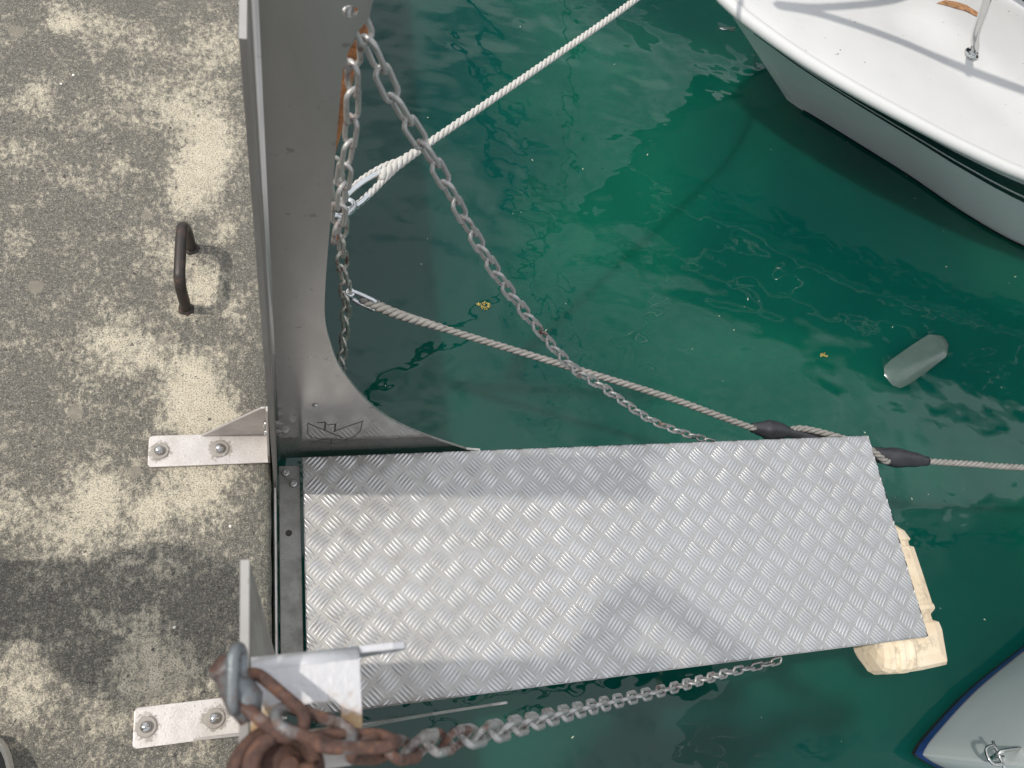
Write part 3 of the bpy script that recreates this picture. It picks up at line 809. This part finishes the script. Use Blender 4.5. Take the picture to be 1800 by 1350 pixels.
bm = bmesh.new()
sn = [(1.255, .585, -.262), (1.30, .578, -.262), (1.345, .572, -.262), (1.40, .56, -.262), (1.50, .530, -.258), (1.60, .498, -.255), (1.665, .482, -.252), (1.73, .472, -.25), (1.788, .463, -.25)]
pts = catmull(sn, 6)
rad_ = []
for p in pts:
    x = p.x
    kx = [1.255, 1.280, 1.305, 1.330, 1.375, 1.585, 1.64, 1.685, 1.74, 1.788]; kr = [.013, .020, .0285, .025, .014, .014, .023, .0285, .022, .0135]
    for a in range(len(kx) - 1):
        if kx[a] <= x <= kx[a + 1] + 1e-6:
            u = (x - kx[a]) / (kx[a + 1] - kx[a]); u = u * u * (3 - 2 * u); rad_.append(kr[a] + (kr[a + 1] - kr[a]) * u); break
    else: rad_.append(.014)
add_tube(bm, pts, rad_, 18)
o = obj('mooring_snubber', bm, M['rubber'], smooth=True)
tag(o, 'black rubber snubber with two bulging ends on the grey rope under the plank corner', 'snubber')

# ------------------------------------------------------------------ iron ring on the dock
bm = bmesh.new()
path = [(-.1615, .795, -.02), (-.1615, .793, .035), (-.1625, .796, .075), (-.163, .808, .097), (-.163, .828, .104), (-.162, .90, .106), (-.161, .921, .101), (-.159, .932, .082), (-.157, .936, .05), (-.156, .936, -.02)]
add_tube(bm, catmull(path, 6), .0108, 14)
it = empty('mooring_ring', 'dark iron mooring handle set upright in the concrete dock', 'mooring ring', (-.16, .86, 0))
obj('iron_bar', bm, M['ring'], it, smooth=True)
for (x, y) in ((-.1615, .793), (-.156, .936)):
    bm = bmesh.new()
    n = 22; ringv = []
    for r_, z in ((.0095, .006), (.0118, .003), (.0150, .0008), (.0155, -.002)):
        ringv.append([bm.verts.new((x + r_ * (1 + .28 * mnoise.noise(V((math.cos(i * .2856) * 2, math.sin(i * .2856) * 2, y * 9)))) * math.cos(i * 2 * math.pi / n), y + r_ * (1 + .25 * mnoise.noise(V((math.cos(i * .2856) * 2, math.sin(i * .2856) * 2, y * 9)))) * math.sin(i * 2 * math.pi / n), z)) for i in range(n)])
    for A, Bq in zip(ringv, ringv[1:]):
        for i in range(n): bm.faces.new((A[i], A[(i + 1) % n], Bq[(i + 1) % n], Bq[i]))
    obj('mortar_collar', bm, M['ring'], it, smooth=True)

# white shell bits on the dock
src = None
for (x, y), lab in zip([(-.411, 1.369), (-.433, 1.342), (-.072, .342), (-.162, .170)],
                  ['upper one of two tiny white shell chips close together on the dock, far left',
                   'lower one of two tiny white shell chips close together on the dock, far left',
                   'tiny white shell chip lying on the dock near the hinge edge of the plank',
                   'tiny white shell chip lying on the shaded dock left of the padlock']):
    if src is None:
        bm = bmesh.new(); bmesh.ops.create_icosphere(bm, subdivisions=1, radius=.0036)
        for v in bm.verts: v.co = V((v.co.x * random.uniform(.7, 1.2), v.co.y * random.uniform(.7, 1.2), v.co.z * .45))
        o = src = obj('shell_chip', bm, M['pebble'])
    else:
        o = src.copy(); COL.objects.link(o)
    o.location = (x, y, .0015); o.rotation_euler = (0, 0, random.uniform(0, 6))
    tag(o, lab, 'shell chip', 'white shell chips on the dock')

# ------------------------------------------------------------------ white boat (upper right)
BY = 2.2536
def interp(xs_, ys_, x):
    if x <= xs_[0]: return ys_[0]
    for a in range(len(xs_) - 1):
        if x <= xs_[a + 1]:
            u = (x - xs_[a]) / (xs_[a + 1] - xs_[a]); return ys_[a] + (ys_[a + 1] - ys_[a]) * u
    return ys_[-1]
GUN = catmull([(1.579, 0, -.2955), (1.66, .092, -.2965), (1.835, .238, -.299), (2.03, .366, -.301), (2.248, .488, -.304), (2.46, .595, -.307), (2.694, .693, -.310), (3.1, .82, -.315), (3.8, .95, -.32), (4.8, 1.03, -.32), (6.2, 1.06, -.32), (7.5, 1.04, -.32)], 8)
WL = catmull([(2.160, 0, WZ), (2.215, .045, WZ), (2.298, .098, WZ), (2.48, .225, WZ), (2.686, .372, WZ), (2.92, .560, WZ), (3.174, .712, WZ), (3.55, .84, WZ), (4.1, .92, WZ), (5.0, .97, WZ), (6.25, .99, WZ), (7.5, .97, WZ)], 8)
NV = 14
def hull_pt(i, v, sy, off=0.0):
    G, W_ = GUN[i], WL[i]
    p = G.lerp(W_, v)
    if v > 1: p = W_ + V((.12 * (v - 1) / .3, -W_.y * .35 * (v - 1) / .3, 0)); p.z = WZ - (v - 1) * .9; 
    fl = .016 * math.sin(min(v, 1) * math.pi) * (1 if i > 0 else 0) * min(1, i / 8)
    y = max(0, p.y - fl + off)
    return V((p.x, BY + sy * y, p.z))
boat = empty('motor_boat', 'white boat bow with dark green stripes and a steel pulpit, upper right', 'boat', (3.5, BY, WZ), 'moored boats')
bm = bmesh.new()
vsl = [i / NV for i in range(NV + 1)] + [1.15, 1.3]
for sy in (-1, 1):
    grid = [[bm.verts.new(hull_pt(i, v, sy)) for v in vsl] for i in range(len(GUN))]
    for A, Bq in zip(grid, grid[1:]):
        for j in range(len(vsl) - 1):
            bm.faces.new((A[j], Bq[j], Bq[j + 1], A[j + 1]))
bmesh.ops.remove_doubles(bm, verts=bm.verts[:], dist=.0008)
obj('hull', bm, M['hull'], boat, smooth=True)
# antifouling below the waterline, 2.5 mm proud
bm = bmesh.new()
for sy in (-1, 1):
    grid = [[bm.verts.new(hull_pt(i, v, sy, .0025)) for v in (.972, 1.0, 1.15, 1.29)] for i in range(len(GUN))]
    for A, Bq in zip(grid[10:], grid[11:]):
        for j in range(3): bm.faces.new((A[j], Bq[j], Bq[j + 1], A[j + 1]))
obj('antifouling_band', bm, M['antifoul'], boat, smooth=True)
# stripes
for nm, lo_, hi_ in (('broad_stripe', lambda s: .085 + .02 * s, lambda s: .10 + .17 * s), ('thin_stripe', lambda s: .125 + .175 * s, lambda s: .150 + .215 * s)):
    bm = bmesh.new()
    for sy in (-1, 1):
        rows_ = []
        for i in range(8, len(GUN)):
            s = min(1, max(0, (GUN[i].x - 1.74) / 1.0)); a, b = lo_(s), hi_(s)
            rows_.append([bm.verts.new(hull_pt(i, a + (b - a) * q, sy, .0025)) for q in (0, .5, 1)])
        for A, Bq in zip(rows_, rows_[1:]):
            for j in range(2): bm.faces.new((A[j], Bq[j], Bq[j + 1], A[j + 1]))
    obj(nm, bm, M['stripe'], boat, smooth=True)
# rub rail: rounded lip swept round the gunwale
bm = bmesh.new()
sec = [(-.006, -.030), (.008, -.027), (.015, -.019), (.0165, -.008), (.012, .003), (.003, .0105), (-.008, .0135), (-.018, .0125), (-.026, .007), (-.0285, -.002), (-.031, -.012)]
def offset_line(pts, d):
    out = []
    for i, p in enumerate(pts):
        t = pts[min(i + 1, len(pts) - 1)] - pts[max(i - 1, 0)]
        n_ = V((-t.y, t.x, 0)).normalized()
        if i == 0: n_ = V((-1, 0, 0))
        out.append(V((p.x + n_.x * d, p.y + n_.y * d, p.z)))
    return out
lines = [offset_line(GUN, d) for d, z in sec]
for sy in (-1, 1):
    g_ = [[bm.verts.new((l[i].x, BY + sy * max(0, l[i].y), l[i].z + z + .012)) for l, (d, z) in zip(lines, sec)] for i in range(len(GUN))]
    for A, Bq in zip(g_, g_[1:]):
        for j in range(len(sec) - 1): bm.faces.new((A[j], Bq[j], Bq[j + 1], A[j + 1]))
bmesh.ops.remove_doubles(bm, verts=bm.verts[:], dist=.0005)
obj('rub_rail', bm, M['white_gel'], boat, smooth=True)
# deck with camber and a raised fore cabin
bm = bmesh.new()
inn = offset_line(GUN, -.029)
def deck_z(x, y, hw):
    z = -.297 + .030 * (1 - (y / max(hw, .05)) ** 2)
    a = max(0, min(1, (x - 2.30 - .9 * max(0, abs(y) - .02)) / .25)); a = a * a * (3 - 2 * a)
    return z + .045 * a
for sy in (-1, 1):
    g_ = []
    for p in inn:
        hw = max(p.y, 0)
        g_.append([bm.verts.new((p.x, BY + sy * hw * q / 12, deck_z(p.x, hw * q / 12, hw) if q < 12 else -.300)) for q in range(13)])
    for A, Bq in zip(g_, g_[1:]):
        for j in range(12): bm.faces.new((A[j], Bq[j], Bq[j + 1], A[j + 1]))
bmesh.ops.remove_doubles(bm, verts=bm.verts[:], dist=.0005)
dk = obj('deck', bm, M['deck'], boat, smooth=True)
bm = bmesh.new()
sl = offset_line(GUN, -.0300)
for sy in (-1, 1):
    add_tube(bm, [(p.x, BY + sy * max(p.y, 0), p.z + .006) for p in sl[4:]], .0022, 6)
obj('deck_seam', bm, M['seam'], boat, smooth=True)
# brown worn patch on deck
bm = bmesh.new()
pp = [(2.519, 2.311), (2.561, 2.325), (2.61, 2.324), (2.657, 2.312), (2.70, 2.285), (2.735, 2.250), (2.690, 2.260), (2.65, 2.276), (2.60, 2.288), (2.56, 2.297)]
def dz(x, y):
    hw = interp([p.x for p in inn], [p.y for p in inn], x); return deck_z(x, abs(y - BY), hw)
cen = V((2.62, 2.290, dz(2.62, 2.29) + .004))
vc = bm.verts.new(cen)
pv = [bm.verts.new((x + random.uniform(-.005, .005), y + random.uniform(-.004, .004), dz(x, y) + .0035)) for x, y in pp]
for i in range(len(pv)): bm.faces.new((vc, pv[i], pv[(i + 1) % len(pv)]))
obj('worn_patch', bm, M['worn'], boat)
# pulpit
bm = bmesh.new()
half = [(3.6, .62, .30), (2.90, .50, .30), (2.43, .325, .30), (1.97, .120, .30), (1.60, .020, .30), (1.40, 0, .30)]
rail = [V((x, BY - y, z)) for x, y, z in half] + [V((x, BY + y, z)) for x, y, z in half[-2::-1]]
add_tube(bm, catmull(rail, 8), .0185, 12)
prl = obj('pulpit_rail', bm, M['chrome'], boat, smooth=True)
for sy in (-1, 1):
    bx, by = 2.606, .181
    zb = dz(bx, BY - by)
    bm = bmesh.new()
    add_tube(bm, catmull([(bx, BY + sy * by, zb), (bx - .004, BY + sy * by, zb + .02), (2.51, BY + sy * (by + .022), -.13), (2.389, BY + sy * (by + .050), .03), (2.20, BY + sy * .232, .285)], 5), .0145, 12)
    st_ = obj('stanchion', bm, M['chrome'], boat, smooth=True)
    bm = bmesh.new()
    add_lathe(bm, (bx, BY + sy * by, zb - .004), (0, 0, 1), [(0, 0), (.030, 0), (.031, .006), (.026, .010), (.018, .013), (.016, .02), (0, .02)], 24)
    obj('stanchion_foot', bm, M['chrome'], st_, smooth=True)
bm = bmesh.new()  # unseen pole added to mirror as a pale streak in the water
add_tube(bm, catmull([(1.60, 3.15, 1.2), (2.28, 2.69, 1.2), (3.03, 2.16, 1.2), (4.07, 1.76, 1.2), (5.4, 1.34, 1.2)], 8), .085, 16)
obj('reflection_pole', bm, M['white_gel'], boat, smooth=True)
bm = bmesh.new(); prev = None  # unseen dark screen added to block sky reflection in the water
for p in catmull([(1.95, 2.93, 1.15), (2.28, 2.69, 1.16), (3.03, 2.16, 1.16), (4.07, 1.76, 1.16), (5.4, 1.34, 1.16)], 8):
    cur = [bm.verts.new((p.x + .25 * q * q, p.y + .03 * math.sin(p.x * 9) * q * (1 - q) * 4, p.z - 1.36 * q)) for q in [i / 8 for i in range(9)]]
    if prev:
        for a in range(8): bm.faces.new((prev[a], prev[a + 1], cur[a + 1], cur[a]))
    prev = cur
o = obj('reflection_screen', bm, M['refl_screen'], boat, smooth=True)
o.modifiers.new('thick', 'SOLIDIFY').thickness = .004
for bx, by in ((3.03, 2.16), (4.6, 1.59)):  # props for the added pole, also out of view
    bm = bmesh.new(); add_tube(bm, [(bx, by, -.3), (bx, by, 1.19)], .018, 12); obj('reflection_pole_prop', bm, M['chrome'], boat, smooth=True)
bm = bmesh.new()
add_tube(bm, catmull([(1.70, BY - .012, -.405), (1.655, BY - .016, -.413), (1.645, BY - .004, -.424), (1.662, BY + .012, -.436), (1.72, BY + .012, -.437)], 5), .0055, 10)
obj('bow_eye', bm, M['chrome'], boat, smooth=True)

# ------------------------------------------------------------------ second boat (lower right)
B2Y = -.33
G2 = catmull([(1.70, 0, .50), (1.75, .07, .50), (1.92, .23, .495), (2.25, .46, .485), (2.7, .68, .475), (3.16, .88, .465), (4.16, 1.09, .45), (5.5, 1.22, .44), (7.5, 1.25, .44), (9.0, 1.15, .44)], 7)
W2 = catmull([(1.872, 0, WZ), (1.93, .040, WZ), (2.15, .150, WZ), (2.434, .258, WZ), (2.8, .40, WZ), (3.3, .58, WZ), (4.2, .83, WZ), (5.5, 1.02, WZ), (7.4, 1.08, WZ), (8.8, 1.0, WZ)], 7)
boat2 = empty('sailing_boat', 'pale grey boat bow with blue waterline stripe, lower right corner', 'boat', (4, B2Y, WZ), 'moored boats')
def h2(i, v, sy, off=0.0):
    G, W_ = G2[i], W2[i]; p = G.lerp(W_, min(v, 1))
    if v > 1: p = W_ + V((.3 * (v - 1), -W_.y * .5 * (v - 1), -(v - 1) * 1.0))
    rr_ = .035 * (1 - min(1, i / 6)) if i < 6 else 0
    return V((p.x - off * (1 if i < 3 else .3), B2Y + sy * max(0, p.y + (off if i > 0 else 0)), p.z))
def skin2(name, v0, v1, off, mat, n=6):
    bm = bmesh.new()
    for sy in (-1, 1):
        g_ = [[bm.verts.new(h2(i, v0 + (v1 - v0) * q / n, sy, off)) for q in range(n + 1)] for i in range(len(G2))]
        for A, Bq in zip(g_, g_[1:]):
            for j in range(n): bm.faces.new((A[j], Bq[j], Bq[j + 1], A[j + 1]))
    bmesh.ops.remove_doubles(bm, verts=bm.verts[:], dist=.0005)
    return obj(name, bm, mat, boat2, smooth=True)
skin2('hull', 0, 1.3, 0, M['hull2'], 16)
skin2('boot_stripe', .952, .981, .003, M['bootblue'], 2)
skin2('antifouling_band', .983, 1.28, .003, M['antifoul'], 4)
bm = bmesh.new()
for sy in (-1, 1):
    g_ = [[bm.verts.new((p.x, B2Y + sy * p.y * q / 6, p.z + .03 * (1 - (q / 6) ** 2))) for q in range(7)] for p in G2]
    for A, Bq in zip(g_, g_[1:]):
        for j in range(6): bm.faces.new((A[j], Bq[j], Bq[j + 1], A[j + 1]))
bmesh.ops.remove_doubles(bm, verts=bm.verts[:], dist=.0005)
obj('deck', bm, M['deck'], boat2, smooth=True)
bm = bmesh.new()
EZ = -.33
sx_ = 1.872 - .172 * (EZ - WZ) / 1.25
add_tube(bm, catmull([(sx_ + .03, (B2Y+.022) + .012, EZ+.025), (sx_ - .03, (B2Y+.022) + .012, EZ+.022), (sx_ - (.036), (B2Y+.022), EZ), (sx_ - .03, (B2Y+.022) - .010, EZ-.022), (sx_ + .03, (B2Y+.022) - .010, EZ-.025)], 5), .0048, 10)
be = obj('bow_eye', bm, M['chrome'], boat2, smooth=True)
bm = bmesh.new()
add_tube(bm, catmull([(sx_ - .030, (B2Y+.022) - .018, EZ+.015), (sx_ - (.055), (B2Y+.022) - .014, EZ+.01), (sx_ - (.062), (B2Y+.022) + .004, EZ+.005), (sx_ - .052, (B2Y+.022) + .022, EZ), (sx_ - .025, (B2Y+.022) + .026, EZ)], 5), .0042, 9)
add_tube(bm, [(sx_ - .030, (B2Y+.022) - .030, EZ+.015), (sx_ - .026, (B2Y+.022) + .036, EZ)], .004, 9)
obj('bow_shackle', bm, M['chrome'], be, smooth=True)

# third boat, moored beyond the frame: its furled sail and mast are reflected in the water
boat3 = empty('sailing_boat', 'masted boat beyond the white boat, only its rigging reflected as wavy lines in the water', 'boat', (3.35, 4.75, WZ), 'moored boats')
for src in [o for o in boat2.children if not o.name.startswith('bow_eye')]:
    copy_under(src, boat3)
bm = bmesh.new(); add_tube(bm, [(5.2, 4.75, .4), (5.2, 4.75, 5), (5.2, 4.75, 10.5)], [.07, .07, .05], 14)
obj('mast', bm, M['alu'], boat3, smooth=True)
bm = bmesh.new(); add_tube(bm, [(1.12, 4.75, .55), (1.4, 4.75, 1.2), (3.2, 4.75, 5.4), (5.1, 4.75, 10.2)], [.02, .05, .045, .012], 10)
obj('furled_sail', bm, M['bootblue'], boat3, smooth=True)
for yy in (3.7, 5.8):
    bm = bmesh.new(); add_tube(bm, [(5.4, yy, .45), (5.2, 4.75, 7.5)], .012, 8); obj('shroud', bm, M['chrome'], boat3)

# ------------------------------------------------------------------ things in the water
bm = bmesh.new()
A = V((2.205, .905, WZ - .092)); Bq = V((2.56, 1.085, WZ - .098)); d = (Bq - A).normalized()
prof_ = [(0, 0), (.04, .002), (.075, .010), (.096, .024), (.106, .050), (.110, .10), (.112, .22), (.112, .34), (.10, .40), (.07, .43), (0, .44)]
add_lathe(bm, A, d, prof_, 28)
o = obj('float', bm, M['float'], smooth=True)
tag(o, 'pale grey rounded float lying awash in the green water between the plank and white boat', 'float')
def scrap(loc, r, lab):
    bm = bmesh.new()
    n = 26
    for i in range(n):
        a = random.uniform(0, 6.28); q = r * math.sqrt(random.random()); s = r * random.uniform(.14, .34)
        c_ = V((loc[0] + q * math.cos(a) * 1.3, loc[1] + q * math.sin(a) * .8, WZ + random.uniform(.001, .005)))
        m_ = Matrix.Translation(c_) @ Matrix.Rotation(random.uniform(0, 6), 4, 'Z') @ Matrix.Diagonal((1, .7, .25, 1))
        bmesh.ops.create_icosphere(bm, subdivisions=1, radius=s, matrix=m_)
    o = obj('seaweed_scrap', bm, M['weed'], smooth=True); tag(o, lab, 'seaweed', 'floating seaweed scraps')
scrap((.674, 1.209), .019, 'yellow seaweed scrap floating in the water between the sloping chain and grey rope')
scrap((1.967, 1.020), .013, 'small yellow seaweed scrap floating just left of the grey float')
bm = bmesh.new()
for i in range(80):
    x, y = random.uniform(.3, 3.4), random.uniform(-.6, 2.6); s = random.uniform(.001, .0032)
    m_ = Matrix.Translation((x, y, WZ + .0015)) @ Matrix.Rotation(random.uniform(0, 6), 4, 'Z') @ Matrix.Diagonal((random.uniform(1, 2.4), .7, .4, 1))
    bmesh.ops.create_icosphere(bm, subdivisions=1, radius=s, matrix=m_)
tag(obj('floating_specks', bm, M['speck']), 'scattered pale specks drifting on the green water', 'specks', kind='stuff')

# ------------------------------------------------------------------ dock pedestal outside the left frame edge (placed to cast the band and blob of shade)
pd = empty('dock_pedestal', 'unseen low grey pedestal with wide cap, placed left of view to shade the dock', 'pedestal', (-.62, .255, 0))
bm = bmesh.new(); add_lathe(bm, (-.62, .255, 0), (0, 0, 1), [(0, 0), (.095, 0), (.095, .015), (.068, .02), (.066, .50), (0, .50)], 24)
obj('pedestal_column', bm, M['pedestal'], pd, smooth=False)
bm = bmesh.new(); add_lathe(bm, (-.62, .215, .50), (0, 0, 1), [(0, 0), (.07, 0), (.12, .03), (.138, .09), (.13, .16), (.09, .22), (0, .24)], 24)
for v in bm.verts: v.co += V((mnoise.noise(v.co * 8), mnoise.noise(v.co * 8 + V((4, 0, 0))), 0)) * .03
obj('pedestal_cap', bm, M['pedestal'], pd, smooth=True)

# ------------------------------------------------------------------ the photographer
def skin_body(name, joints, edges, mat, parent, root=0):
    me = bpy.data.meshes.new(name)
    me.from_pydata([j[0] for j in joints], edges, [])
    o = bpy.data.objects.new(name, me); link(o, parent)
    md = o.modifiers.new('skin', 'SKIN'); md.use_smooth_shade = True
    for i, j in enumerate(joints):
        sv = me.skin_vertices[0].data[i]; r = j[1]; sv.radius = r if isinstance(r, tuple) else (r, r); sv.use_root = (i == root)
    sb = o.modifiers.new('sub', 'SUBSURF'); sb.levels = 1; sb.render_levels = 2
    me.materials.append(mat)
    return o
PO = V((-.55, -.2, 0))
person = empty('person', 'person at the lower left corner, only a dark shoe toe with pale sole showing', 'person', PO)
J = [((-.54, -.32, .95), (.15, .11)), ((-.56, -.26, 1.15), (.14, .10)), ((-.56, -.17, 1.34), (.15, .10)), ((-.53, -.13, 1.49), .052), ((-.50, -.12, 1.57), (.072, .078)), ((-.485, -.115, 1.66), (.078, .09)), ((-.485, -.115, 1.74), (.058, .066)),
     ((-.52, .03, 1.43), .055), ((-.245, .250, 1.345), .042), ((-.06, .005, 1.52), .030), ((-.012, -.028, 1.56), (.02, .035)),
     ((-.62, -.34, 1.42), .055), ((-.36, -.27, 1.24), .042), ((-.13, -.09, 1.50), .030), ((-.072, -.058, 1.56), (.02, .035)),
     ((-.46, -.30, .88), .10), ((-.44, -.19, .48), .068), ((-.435, -.20, .09), .045), ((-.432, -.10, .035), .03),
     ((-.63, -.34, .88), .10), ((-.66, -.24, .48), .068), ((-.67, -.24, .09), .045), ((-.675, -.14, .035), .03)]
J = [(V(p) - PO, r) for p, r in J]
E_ = [(0, 1), (1, 2), (2, 3), (3, 4), (4, 5), (5, 6), (2, 7), (7, 8), (8, 9), (9, 10), (2, 11), (11, 12), (12, 13), (13, 14), (0, 15), (15, 16), (16, 17), (17, 18), (0, 19), (19, 20), (20, 21), (21, 22)]
skin_body('body', J, E_, M['cloth'], person)
def hand(c, d, side):
    jj = [(V(c), .020), (V(c) + d * .045, (.032, .014)), (V(c) + d * .085, (.036, .012))]; ee = [(0, 1), (1, 2)]
    sd = d.cross(V((0, 0, 1))).normalized() * side
    for f, (o_, l_) in enumerate(((-.028, .055), (-.010, .066), (.009, .062), (.026, .048))):
        b0 = len(jj); base = V(c) + d * .088 + sd * o_
        jj += [(base, .0088), (base + d * l_ * .55 + V((0, 0, -.008)), .008), (base + d * l_ * .8 + V((0, 0, -.026)), .0072)]
        ee += [(2, b0), (b0, b0 + 1), (b0 + 1, b0 + 2)]
    b0 = len(jj); base = V(c) + d * .04 - sd * .035
    jj += [(base, .011), (base + d * .03 - sd * .02, .0095), (base + d * .055 - sd * .018, .008)]; ee += [(1, b0), (b0, b0 + 1), (b0 + 1, b0 + 2)]
    jj = [(p - PO, r) for p, r in jj]
    skin_body('hand', jj, ee, M['skin'], person)
hand((-.012, -.028, 1.562), V((.25, -.6, .75)).normalized(), 1)
hand((-.072, -.058, 1.562), V((.3, -.5, .8)).normalized(), -1)
bm = bmesh.new()
bmesh.ops.create_uvsphere(bm, u_segments=20, v_segments=14, radius=.1, matrix=Matrix.Translation((-.492, -.127, 1.705)) @ Matrix.Diagonal((.92, 1.05, .95, 1)))
obj('hair', bm, M['hair'], person, smooth=True)
def shoe(x, y):
    bm = bmesh.new(); bs = bmesh.new()
    n = 36
    def outl(s, z, bmx, k_=1.0):
        out = []
        for i in range(n):
            a = 2 * math.pi * i / n; ca, sa = math.cos(a), math.sin(a)
            w = (.050 if sa > 0 else .040) * s; l = .145 * s
            px = w * math.copysign(abs(ca) ** .75, ca); py = l * math.copysign(abs(sa) ** .85, sa)
            out.append(bmx.verts.new((x + px, y + py, z)))
        return out
    r0 = outl(1.0, .002, bs); r1 = outl(1.03, .012, bs); r2 = outl(1.01, .028, bs); r3 = outl(.95, .030, bs)
    for A, Bq in ((r0, r1), (r1, r2), (r2, r3)):
        for i in range(n): bs.faces.new((A[i], A[(i + 1) % n], Bq[(i + 1) % n], Bq[i]))
    bs.faces.new(r0[::-1]); bs.faces.new(r3)
    q0 = outl(.955, .029, bm); q1 = outl(.94, .045, bm); q2 = outl(.84, .062, bm); q3 = outl(.62, .078, bm); q4 = outl(.3, .086, bm)
    for A, Bq in ((q0, q1), (q1, q2), (q2, q3), (q3, q4)):
        for i in range(n): bm.faces.new((A[i], A[(i + 1) % n], Bq[(i + 1) % n], Bq[i]))
    bm.faces.new(q4); bm.faces.new(q0[::-1])
    s_ = obj('shoe', bm, M['shoe'], person, smooth=True)
    obj('sole', bs, M['sole'], s_, smooth=False, bevel=.002)
shoe(-.428, -.118); shoe(-.675, -.16)

# ------------------------------------------------------------------ light, sky, camera
SUN_EL = 55.0
sun = bpy.data.lights.new('sun', 'SUN'); sun.energy = 3.2; sun.angle = rad(1.4); sun.color = (1, .955, .88)
so = bpy.data.objects.new('sun', sun); COL.objects.link(so)
AZ = rad(4.0)
dirv = V((-math.cos(rad(SUN_EL)) * math.cos(AZ), math.cos(rad(SUN_EL)) * math.sin(AZ), math.sin(rad(SUN_EL))))
so.rotation_euler = dirv.to_track_quat('Z', 'Y').to_euler()
w = bpy.data.worlds.new('World'); S.world = w; w.use_nodes = True
nt = w.node_tree; nt.nodes.clear()
wo = nt.nodes.new('ShaderNodeOutputWorld'); sky = nt.nodes.new('ShaderNodeTexSky'); sky.sky_type = 'NISHITA'; sky.sun_disc = False
sky.sun_elevation = rad(SUN_EL); sky.sun_rotation = rad(274); sky.air_density = 1.0; sky.dust_density = 1.5; sky.ozone_density = 1.0
bg = nt.nodes.new('ShaderNodeBackground'); bg.inputs[1].default_value = .11; nt.links.new(sky.outputs[0], bg.inputs[0])
tc = nt.nodes.new('ShaderNodeTexCoord'); nz = nt.nodes.new('ShaderNodeTexNoise'); nz.inputs['Scale'].default_value = 2.6; nz.inputs['Detail'].default_value = 6; nz.inputs['Roughness'].default_value = .55
mp = nt.nodes.new('ShaderNodeMapping'); mp.inputs['Location'].default_value = (.4, 1.7, .2); nt.links.new(tc.outputs['Generated'], mp.inputs[0])
nt.links.new(mp.outputs[0], nz.inputs['Vector'])
cr_ = nt.nodes.new('ShaderNodeValToRGB'); cr_.color_ramp.elements[0].position = .30; cr_.color_ramp.elements[1].position = .52
nt.links.new(nz.outputs['Fac'], cr_.inputs[0])
bgc = nt.nodes.new('ShaderNodeBackground'); bgc.inputs[0].default_value = (.93, .96, 1, 1); bgc.inputs[1].default_value = 1.5
mx = nt.nodes.new('ShaderNodeMixShader'); nt.links.new(cr_.outputs[0], mx.inputs[0]); nt.links.new(bg.outputs[0], mx.inputs[1]); nt.links.new(bgc.outputs[0], mx.inputs[2])
nt.links.new(mx.outputs[0], wo.inputs[0])

cam = bpy.data.cameras.new('camera'); co = bpy.data.objects.new('camera', cam); COL.objects.link(co)
right = V((0.9606395431406347, -0.11781026852294765, 0.25157982587064404))
down = V((-0.01390373683228014, -0.9248768052923584, -0.3800126065465457))
fwd = V((0.27744973284660285, 0.3615572370493392, -0.8901112346671043))
m = Matrix((right, -down, -fwd)).transposed().to_4x4(); m.translation = V((0.0333932, 0.0029927, 1.51466354)); co.matrix_world = m
cam.sensor_width = 36; cam.lens = 36 * 1367.24 / 1800; cam.clip_start = .03; cam.clip_end = 2000
cam.dof.use_dof = True; cam.dof.focus_distance = 1.75; cam.dof.aperture_fstop = 11.5
S.camera = co
S.view_settings.view_transform = 'Standard'; S.view_settings.look = 'None'; S.view_settings.gamma = 1; S.view_settings.exposure = -0.40
S.view_settings.use_curve_mapping = False
